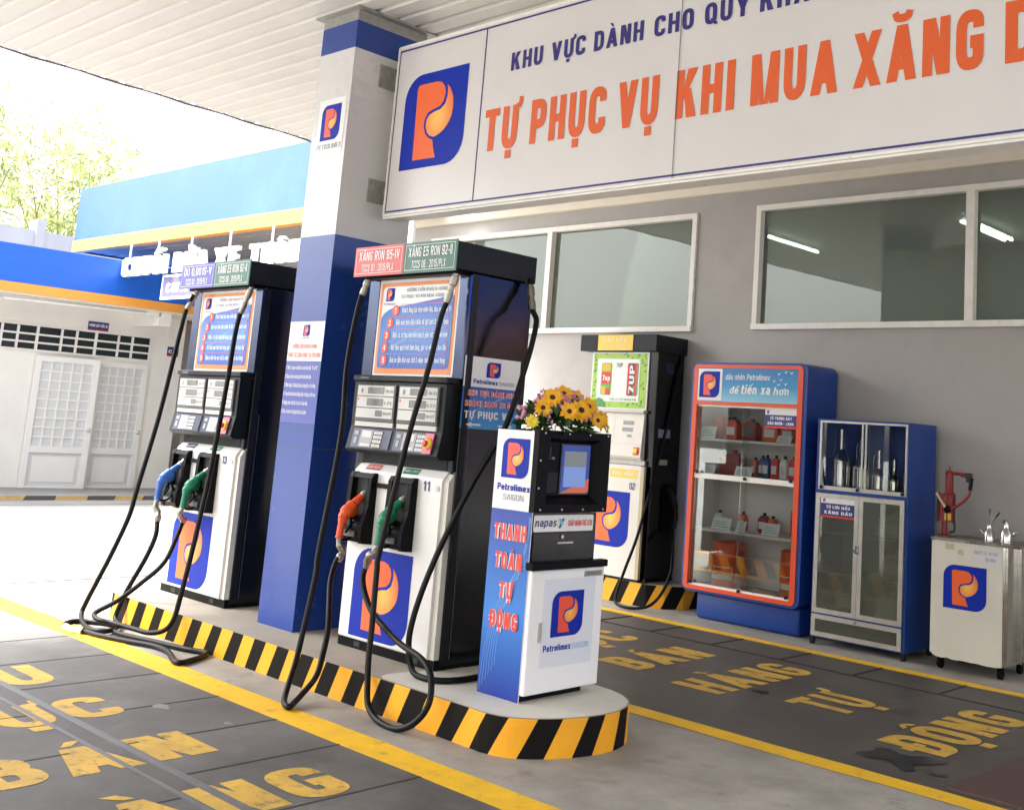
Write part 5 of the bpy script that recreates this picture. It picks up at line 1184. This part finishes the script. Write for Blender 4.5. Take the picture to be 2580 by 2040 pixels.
g=G(); g.box(-4.726,-4.02,7.922,7.927,.106,.202); obj('drawer_pane',g,M['darkglass'],dw)
g=G(); g.cyl((-4.371,7.916,.219),(-4.371,7.908,.219),.011,10); obj('drawer_lock',g,M['brass'],dw,True)
for z in (.55,.86):
    g=G(); g.box(-4.75,-3.982,7.97,8.364,z,z+.012); obj('shelf',g,M['alu'],c2)
g=G(); g.box(-4.75,-3.982,8.352,8.3645,.247,1.179); obj('back_lining',g,M['roomlow'],c2)
plaque(c2,front(7.920),-4.712,-4.398,.99,1.148,'TỦ LƯU MẪU','XĂNG DẦU')
def mcan(x,y,z,r,hb,hc,hn,rn,label):
    t=thing('measuring_can',label,'measuring can',(x,y,z),'steel measuring cans in the cabinet')
    g=G(); g.lathe([(r*.98,0),(r*.98,.01),(r,.012),(r,hb*.16),(r*1.03,hb*.17),(r*1.03,hb*.2),(r,hb*.21),(r,hb*.94),(r*1.03,hb*.95),(r*1.03,hb),(rn*1.15,hb+hc),(rn,hb+hc+.004),(rn,hb+hc+hn*.5),(rn*1.08,hb+hc+hn*.51),(rn*1.08,hb+hc+hn*.55),(rn,hb+hc+hn*.56),(rn,hb+hc+hn),(rn*.85,hb+hc+hn)],(x,y,z),seg=28); obj('can_body',g,M['steel'],t,True)
    g=G(); g.tube([(x-r*.7,y,z+hb+hc*.25),(x-rn-.03,y,z+hb+hc+hn*.45),(x-rn-.015,y,z+hb+hc+hn*.75)],.004,6); obj('can_handle',g,M['steel'],t,True)
mcan(-4.662,8.13,1.206,.099,.235,.085,.165,.032,'largest steel measuring can, at the left behind the upper glass')
mcan(-4.470,8.14,1.206,.080,.185,.080,.160,.030,'tall steel measuring can behind the glass mullion, second largest')
mcan(-4.318,8.13,1.206,.058,.135,.055,.145,.022,'medium steel measuring can right of the upper mullion')
mcan(-4.185,8.13,1.206,.050,.105,.045,.12,.019,'small steel measuring can near the right end of the upper shelf')
t=thing('measuring_can','plain narrow steel cylinder at the far right of the upper shelf','measuring can',(-4.08,8.16,1.206),'steel measuring cans in the cabinet')
g=G(); g.lathe([(.034,0),(.036,.004),(.036,.15),(.038,.152),(.038,.158),(.033,.158)],(-4.07,8.13,1.206),seg=24); obj('can_body',g,M['steel'],t,True)
for i,(x,z,h,m,l) in enumerate(((-4.20,.87,.20,'cart','pale sample jug on the upper shelf behind the right door'),(-4.16,.56,.22,'cart','pale sample jug on the middle shelf behind the right door'),(-4.20,.25,.22,'cart','pale sample jug at the bottom behind the right door'),(-4.55,.25,.22,'tape','tan sample jug at the bottom behind the left door'))):
    bottle(x,8.16,z,.22,.14,h,m,l,'cart','sample jugs behind the lower doors','sample jug','sample_jug',lab='sticker')

# ================================================================== OIL CART
ct=thing('oil_cart','cream oil cart on casters with a blue and orange logo','cart',(-3.45,8.15,0))
g=G(); g.box(-3.752,-3.222,7.945,8.385,.10,.918); obj('body',g,M['cart'],ct)
g=G(); 
P=[(-3.757,.918)]+[(-3.757,.105)]; 
for i in range(13):
    u=-3.757+.54*i/12; P.append((u,.092+rnd.uniform(-.006,.006)+(.03 if i<1 else 0)))
P+=[(-3.217,.918)]
g.prism(P,1,7.922,7.9445); fp=obj('front_panel',g,M['cart'],ct)
g=G(); g.box(-3.765,-3.10,7.915,8.40,.9185,.938); obj('cart_top',g,M['cart_top'],ct)
g=G(); g.box(-3.2165,-3.20,7.925,8.385,.10,.9175); g.box(-3.1995,-3.185,7.935,7.96,.10,.9175); g.box(-3.1995,-3.17,8.15,8.17,.10,.9175); g.box(-3.1995,-3.165,8.36,8.385,.10,.9175); obj('steel_side',g,M['steel'],ct)
logo(fp,front(7.922),-3.660,-3.333,.447,.757,.002)
F=front(7.922)
g=G(); flat(g,F,[(-3.440,.80),(-3.225,.785),(-3.222,.880),(-3.425,.895)],.002); nt_=obj('price_note',g,M['paper'],ct)
g=G(); text(g,F,'NHỚT LẺ HC/30',-3.425,.853,.022,-3.255,S=.10,d=.004); text(g,F,'56.000',-3.345,.808,.024,-3.27,S=.10,d=.004); obj('handwriting',g,M['ink_grey'],nt_)
g=G(); rect(g,F,-3.65,-3.58,.862,.902,.002); flat(g,F,[(-3.555,.832),(-3.505,.828),(-3.52,.872),(-3.55,.865)],.002); obj('tape_scrap',g,M['tape'],ct)
for x,y in ((-3.25,7.99),(-3.70,7.99),(-3.25,8.34),(-3.70,8.34)):
    g=G(); g.cyl((x-.014,y,.043),(x+.014,y,.043),.038,16); g.box(x-.02,x+.02,y-.018,y+.018,.083,.099); g.box(x-.02,x-.015,y-.015,y+.015,.04,.083); g.box(x+.015,x+.02,y-.015,y+.015,.04,.083); obj('caster',g,M['plastic'],ct)
hp=thing('hand_oil_pump','old red hand crank oil pump standing on the cream cart','hand pump',(-3.73,8.1,.938))
X,Y=-3.733,8.10
g=G(); g.lathe([(.05,0),(.05,.012),(.022,.02),(.020,.11)],(X-.01,Y,.938),seg=16); obj('pump_foot',g,M['red_pump'],hp,True)
g=G(); g.lathe([(.070,0),(.070,.012),(.062,.014),(.062,.185),(.070,.187),(.070,.20),(.06,.205)],(X,Y,1.045),seg=22); obj('pump_barrel',g,M['red_pump'],hp,True)
g=G()
for a in range(0,360,60): g.cyl((X+.068*math.cos(R(a)),Y+.068*math.sin(R(a)),1.04),(X+.068*math.cos(R(a)),Y+.068*math.sin(R(a)),1.255),.005,6)
obj('tie_rod',g,M['grease'],hp,True)
g=G(); g.lathe([(.045,0),(.030,.02),(.030,.155),(.034,.158),(.022,.175),(.006,.182),(.006,.205)],(X+.022,Y,1.25),seg=18); obj('pump_column',g,M['red_pump'],hp,True)
g=G(); g.tube([(X+.03,Y,1.405),(X+.08,Y,1.408),(X+.15,Y,1.400)],.013,10); g.ball((X+.125,Y,1.402),.019,1,1,1,2); obj('spout_arm',g,M['red_pump'],hp,True)
g=G(); g.box(X+.150,X+.195,Y-.02,Y+.02,1.378,1.418); g.cyl((X+.175,Y,1.385),(X+.170,Y,1.350),.018,12); obj('spout_head',g,M['grease'],hp,True)
g=G(); g.tube([(X+.04,Y-.06,1.14),(X+.09,Y-.06,1.155),(X+.165,Y-.06,1.213),(X+.205,Y-.06,1.26),(X+.212,Y-.06,1.30)],.011,10); cr_=obj('crank_handle',g,M['red_pump'],hp,True)
g=G(); g.cyl((X+.211,Y-.06,1.295),(X+.224,Y-.06,1.385),.015,12); obj('crank_grip',g,M['rubber'],cr_,True)
g=G(); g.lathe([(.026,0),(.026,.02),(.015,.03)],(X+.04,Y-.055,1.14),(0,-1,0),14); obj('crank_hub',g,M['plastic'],hp,True)
g=G(); g.tube([(X-.055,Y-.058,1.255),(X-.01,Y-.07,1.20),(X+.03,Y-.07,1.15)],.010,6); obj('strap',g,M['tape'],hp,True)
g=G(); 
P=[]
for i in range(7):
    a=R(-75+45*i/6); P+=[(X+.0635*math.cos(a),Y+.0635*math.sin(a),1.055+.012*(i%2)),(X+.0635*math.cos(a),Y+.0635*math.sin(a),1.11)]
g.add(P,[(2*i,2*i+2,2*i+3,2*i+1) for i in range(6)]); obj('barrel_label',g,M['yel'],hp)
g=G(); g.tube([(X+.055,Y-.02,1.05),(X+.075,Y-.02,1.04),(X+.075,Y-.02,.985),(X+.035,Y-.02,.97)],.009,8); obj('return_pipe',g,M['grease'],hp,True)
def oilcan(x,y,r,h,label,funnel):
    t=thing('oil_can',label,'oil can',(x,y,.938),'steel oil cans on the cart')
    g=G(); g.lathe([(r,0),(r,h*.55),(r*.55,h*.75),(r*.5,h*.78),(r*.5,h),(r*.35,h)],(x,y,.938),seg=22); obj('can_body',g,M['steel'],t,True)
    s=-1 if funnel else 1
    g=G(); g.tube([(x+s*r*.9,y,.95+h*.3),(x+s*r*1.5,y,.955+h*.42)],[.008,.010],8); g.ball((x+s*r*1.6,y,.96+h*.44),.013,1,1,.8,2); obj('can_spout',g,M['steel'],t,True)
    if funnel:
        g=G(); g.lathe([(.008,0),(.010,.03),(.042,.115),(.044,.115)],(x+.005,y,.938+h-.005),(.30,0,1),18); obj('clear_funnel',g,M['cabglass'],t,True)
    else:
        g=G(); g.lathe([(r*.48,0),(r*.55,.012),(r*.2,.03)],(x-.006,y,.938+h-.002),(-.35,0,1),16); obj('can_lid',g,M['steel'],t,True)
oilcan(-3.385,8.08,.040,.118,'small steel oil can with a clear funnel in it on the cart',True)
oilcan(-3.258,8.08,.042,.140,'steel oil can with open lid and side knob at the right end of the cart',False)

# ================================================================== CAR WASH CANOPY AND LETTERS (behind, left)
cw=thing('car_wash_canopy','bright blue canopy fascia with orange lower band over the car wash bay','canopy',(-15,9,4))
x0,x1=-19.86,-10.3
g=G(); g.box(x0,x1,8.0,8.12,4.20,5.12); obj('fascia',g,M['skyblue'],cw)
g=G(); g.box(x0-.004,x1,7.985,8.125,4.005,4.1995); obj('orange_band',g,M['stripe'],cw)
obj('ceiling_sheet',rib_sheet(lambda y:x0,x1,8.125,14.4,4.05,.2,.03),mat('bay_ceiling',(.30,.28,.26),.5),cw)
g=G(); g.box(x0,x1,8.125,14.4,4.10,4.3); obj('roof_deck',g,M['galv'],cw)
g=G(); g.box(x0-.03,x0-.005,8.125,14.4,4.02,4.25); obj('edge_trim',g,M['trim'],cw)
g=G(); g.tube([(-15.6,9.4,4.03),(-14.4,9.6,4.0),(-13.4,9.5,4.02)],.01,6); g.box(-14.5,-14.3,9.2,9.35,3.93,4.04); obj('ceiling_wiring',g,M['trim'],cw)
g=G(); g.box(-19.4,-11.6,14.42,14.6,0,4.05); tag(obj('bay_back_wall',g,M['outwall'],origin=(-15,14.5,0)),'pale back wall of the car wash bay seen under its canopy','wall')
lt=thing('car_wash_lettering','white three dimensional capital letters hanging under the blue canopy fascia','letter sign',(-14,7.95,3.5))
F=front(8.0)
for w_,u0,u1 in (('CHUỖI',-17.775,-16.30),('RỬA',-16.10,-15.08),('XE',-14.90,-14.22),('THÔNG',-13.95,-12.35),('MINH',-12.15,-10.95)):
    g=G(); deep_text(g,F,w_,u0,3.475,.30,u1,.245,.10,0,.045); obj('word',g,mat('letter_white',(.86,.86,.86),.4),lt)
g=G()
for x in (-17.55,-16.62,-15.6,-14.5,-13.4,-12.2,-11.2): g.box(x,x+.03,7.95,7.97,3.76,4.004)
obj('hanger',g,M['white'],lt)
g=G(); deep_text(g,F,'H',-10.72,3.56,.33,-10.36,.22,.1,0,.035); obj('word',g,M['white'],lt)
ca=thing('car_care_sign','purple grey sign with white lower case letters and border under the white letters','sign',(-15.8,8.05,3.1))
F=front(8.06)
g=G(); box_on(g,F,-16.57,-15.0,3.085,3.47,-.03,0); obj('sign_border',g,M['white'],ca)
g=G(); rect(g,F,-16.52,-15.05,3.13,3.43,.003); obj('sign_field',g,mat('purple_grey',(.16,.14,.26),.5),ca)
g=G(); text(g,F,'carla',-16.40,3.19,.20,-15.72,S=.22,d=.006); text(g,F,'b.vn',-15.66,3.19,.20,-15.15,S=.22,d=.006); obj('lettering',g,M['ink_white'],ca)

nb_=thing('neighbour_canopy','blue fascia with orange band mirrored in the black pump side','canopy',(7,17,0))
g=G(); g.box(-.5,16,17.0,17.3,3.75,6.2); obj('fascia',g,M['skyblue2'],nb_)
g=G(); g.box(-.5,16,16.97,17.3,3.25,3.749); obj('orange_band',g,M['stripe'],nb_)
g=G(); g.box(-.9,16,17.6,18,0,3.24); obj('rear_wall',g,M['trim'],nb_)
# ================================================================== LOW WHITE BUILDING (far left)
lb=thing('car_wash_building','low white building with blue fascia, orange band and white grille doors','building',(-19.5,7.5,0))
LX=-18.8
g=G(); g.box(LX-3,LX,1.0,9.69,0,3.05); g.box(LX-3,LX-.75,9.69,14,0,3.05); obj('wall',g,M['outwall'],lb)
g=G(); g.box(LX-.749,LX-.60,9.69,11.5,0,3.0); obj('side_recess',g,M['outgrey'],lb)
g=G(); g.box(LX-2.5,-17.8,0.5,11.0,3.17,3.745); obj('fascia',g,M['skyblue2'],lb)
g=G(); g.box(LX-2.5,-17.795,0.5,11.0,3.025,3.169); obj('orange_band',g,M['stripe'],lb)
g=G(); g.box(-18.799,-17.83,.6,11,3.0,3.024); obj('eave_soffit',g,M['outwall'],lb)
g=G(); g.box(LX+.001,LX+.9,8.74,8.95,2.78,2.999); obj('bracket_beam',g,M['outwall'],lb)
F=side(LX)
g=G(); rect(g,F,6.30,9.10,2.235,2.605,.003); tw=obj('transom_window',g,M['louver'],lb)
g=G()
for u in (6.30,7.215,8.145,9.085): box_on(g,F,u-.02,u+.02,2.20,2.64,.004,.03)
for b0 in (6.32,7.235,8.165):
    for k in (.335,.40,.60,.665):
        if k in (.335,.60): box_on(g,F,b0+.9*(k+.045),b0+.9*(k+.085),2.24,2.60,.004,.022)
for z in (2.22,2.345,2.475,2.62): box_on(g,F,6.30,9.10,z-.015,z+.015,.0045,.026)
obj('window_frame',g,M['white'],tw)
def grille(u0,u1,F,name):
    g=G(); box_on(g,F,u0,u1,.03,2.15,.004,.02); d=obj(name,g,M['pane'],lb)
    g=G()
    for a,b,c,e in ((u0,u0+.09,.03,2.15),(u1-.09,u1,.03,2.15),(u0+.09,u1-.09,2.06,2.15),(u0+.09,u1-.09,.03,.10),(u0+.09,u1-.09,.62,.72)): box_on(g,F,a,b,c,e,.0205,.05)
    n=5; W=(u1-u0-.18)
    for i in range(1,n): box_on(g,F,u0+.09+W*i/n-.012,u0+.09+W*i/n+.012,.72,2.06,.0206,.036)
    for j in range(1,9): box_on(g,F,u0+.09,u1-.09,.72+1.34*j/9-.012,.72+1.34*j/9+.012,.0208,.038)
    box_on(g,F,u0+.16,u1-.16,.16,.56,.0206,.03)
    obj('door_grille',g,M['white'],d)
    g=G(); c=F(u1-.05,1.0,.06); g.ball(c,.035,1,1,1,2); g.box(c[0]-.06,c[0],c[1]-.01,c[1]+.01,c[2]-.01,c[2]+.01); obj('door_handle',g,M['alu'],d,True)
grille(8.21,9.09,F,'grille_door')
th=R(8); F2=lambda u,v,d=0.: (LX+.012+(8.205-u)*0+ (u-7.237)*.12 + d, u, v)
grille(7.237,8.203,F2,'grille_door')
g=G(); box_on(g,F,7.99,8.33,2.655,2.785,.002,.012); sn=obj('room_sign',g,M['wallsign'],lb)
g=G(); box_on(g,F,7.99,8.33,2.632,2.6545,.002,.012); obj('red_strip',g,M['stop_red'],sn)
g=G(); text(g,F,'PHÒNG MÁY RỬA XE',8.01,2.70,.045,8.31,S=.2,d=.014); obj('lettering',g,M['ink_white'],sn)
F3=side(LX)
g=G(); box_on(g,F3,9.40,9.60,2.36,2.50,.002,.012); sn=obj('room_sign',g,M['wallsign'],lb)
g=G(); box_on(g,F3,9.40,9.60,2.335,2.3595,.002,.012); obj('red_strip',g,M['stop_red'],sn)
g=G(); text(g,F3,'C.H',9.42,2.39,.06,9.58,S=.2,d=.014); obj('lettering',g,M['ink_white'],sn)
g=G(); box_on(g,F3,9.46,9.53,1.42,1.54,.002,.03); obj('wall_switch',g,M['sticker'],lb)
et=thing('eave_light','long white unlit tube light fixture under the orange eave band','tube light',(-17.9,7.5,2.93))
g=G(); g.cyl((-17.95,6.34,2.93),(-17.95,8.72,2.965),.022,10); g.cyl((-17.99,5.9,2.985),(-17.99,8.72,2.995),.012,8); obj('tube',g,M['tube_off'],et,True)
g=G(); g.box(-18.02,-17.90,8.55,8.76,2.93,2.999); obj('fixture_end',g,M['tube_off'],et)
st_=thing('walkway_kerb','low pale walkway with black and yellow kerb along the white building','kerb',(-18,7,0))
g=G(); g.box(-18.8,-17.3,1,10.5,0,.066); obj('walkway',g,M['yard'],st_)
_ky,_kk=M['kerb_y'],M['kerb_k']; M['kerb_y']=mat('faded_kerb_yellow',(.62,.42,.16),.7,var=.2,vscale=6); M['kerb_k']=mat('faded_kerb_black',(.10,.095,.09),.7,var=.3,vscale=6)
kerb(st_,[(-17.297,1.0),(-17.297,10.5)],.066,*even(26,.9,.03,-.5,.02),False); M['kerb_y'],M['kerb_k']=_ky,_kk

# ================================================================== BOUNDARY WALL AND BAMBOO
bw=thing('boundary_wall','grey concrete boundary wall behind the low building','wall',(-23.2,7,0))
g=G(); g.box(-23.4,-23.1,0,16,0,4.72); obj('wall_panel',g,M['concrete_wall'],bw)
g=G(); g.box(-23.45,-23.05,8.55,8.72,0,4.95); obj('wall_post',g,M['concrete_wall'],bw)
def bamboo(cx,cy,n,h,spread,leaves,label,seed):
    r_=random.Random(seed)
    t=thing('bamboo',label,'bamboo',(cx,cy,0),'bamboo clumps behind the boundary wall')
    gc=G(); la=G(); lb_=G()
    for i in range(n):
        a=r_.uniform(0,6.28); b=Vector((cx+r_.gauss(0,.25),cy+r_.gauss(0,.35),0)); lean=Vector((.8*math.cos(a),math.sin(a),0))*spread*r_.uniform(.3,1.0); H=h*r_.uniform(.7,1.05)
        P=[b+lean*(t_**2.2)+Vector((0,0,H*(t_-.16*t_**4))) for t_ in [k/8 for k in range(9)]]
        gc.tube(P,[.03,.028,.025,.02,.016,.012,.008,.005],5)
        for k in range(leaves):
            t_=r_.uniform(.38,1.0); f=t_*8; j=min(int(f),7); c=P[j].lerp(P[j+1],f-j)
            br=Vector((r_.gauss(0,1),r_.gauss(0,1),r_.gauss(.1,.6)))*r_.uniform(.12,.48)
            c2=c+br
            if k%9==0: gc.tube([c,c+br*.6,c2],.004,3,False)
            for q in range(5):
                dv=(br.normalized()*.5+Vector((r_.gauss(0,.6),r_.gauss(0,.6),r_.gauss(-.55,.4)))).normalized(); L=r_.uniform(.14,.28); s=dv.orthogonal().normalized(); s.rotate(Matrix.Rotation(r_.uniform(0,6.28),3,dv)); w_=L*.085
                o_=c2+Vector((r_.gauss(0,.06),r_.gauss(0,.06),r_.gauss(0,.06)))
                (la if r_.random()<.6 else lb_).add([o_,o_+dv*L*.35+s*w_,o_+dv*L,o_+dv*L*.35-s*w_],[(0,1,2,3)])
    obj('trunk',gc,M['culm'],t)
    la.mi(0); nl=len(la.f); g=G(); g.v=la.v+lb_.v; g.f=la.f+[tuple(i+len(la.v) for i in f) for f in lb_.f]; g.m=[0]*len(la.f)+[1]*len(lb_.f)
    obj('crown',g,[M['leaf_a'],M['leaf_b']],t)
bamboo(-24.6,7.6,14,8.9,2.0,95,'bamboo clump at the left edge, standing behind the boundary wall',11)
bamboo(-25.0,9.8,14,9.6,2.1,95,'dense tall bamboo clump left of the bright blue fascia end',12)
bamboo(-25.6,12.4,9,8.6,1.8,70,'thin sparse bamboo rising above the bright blue fascia',13)
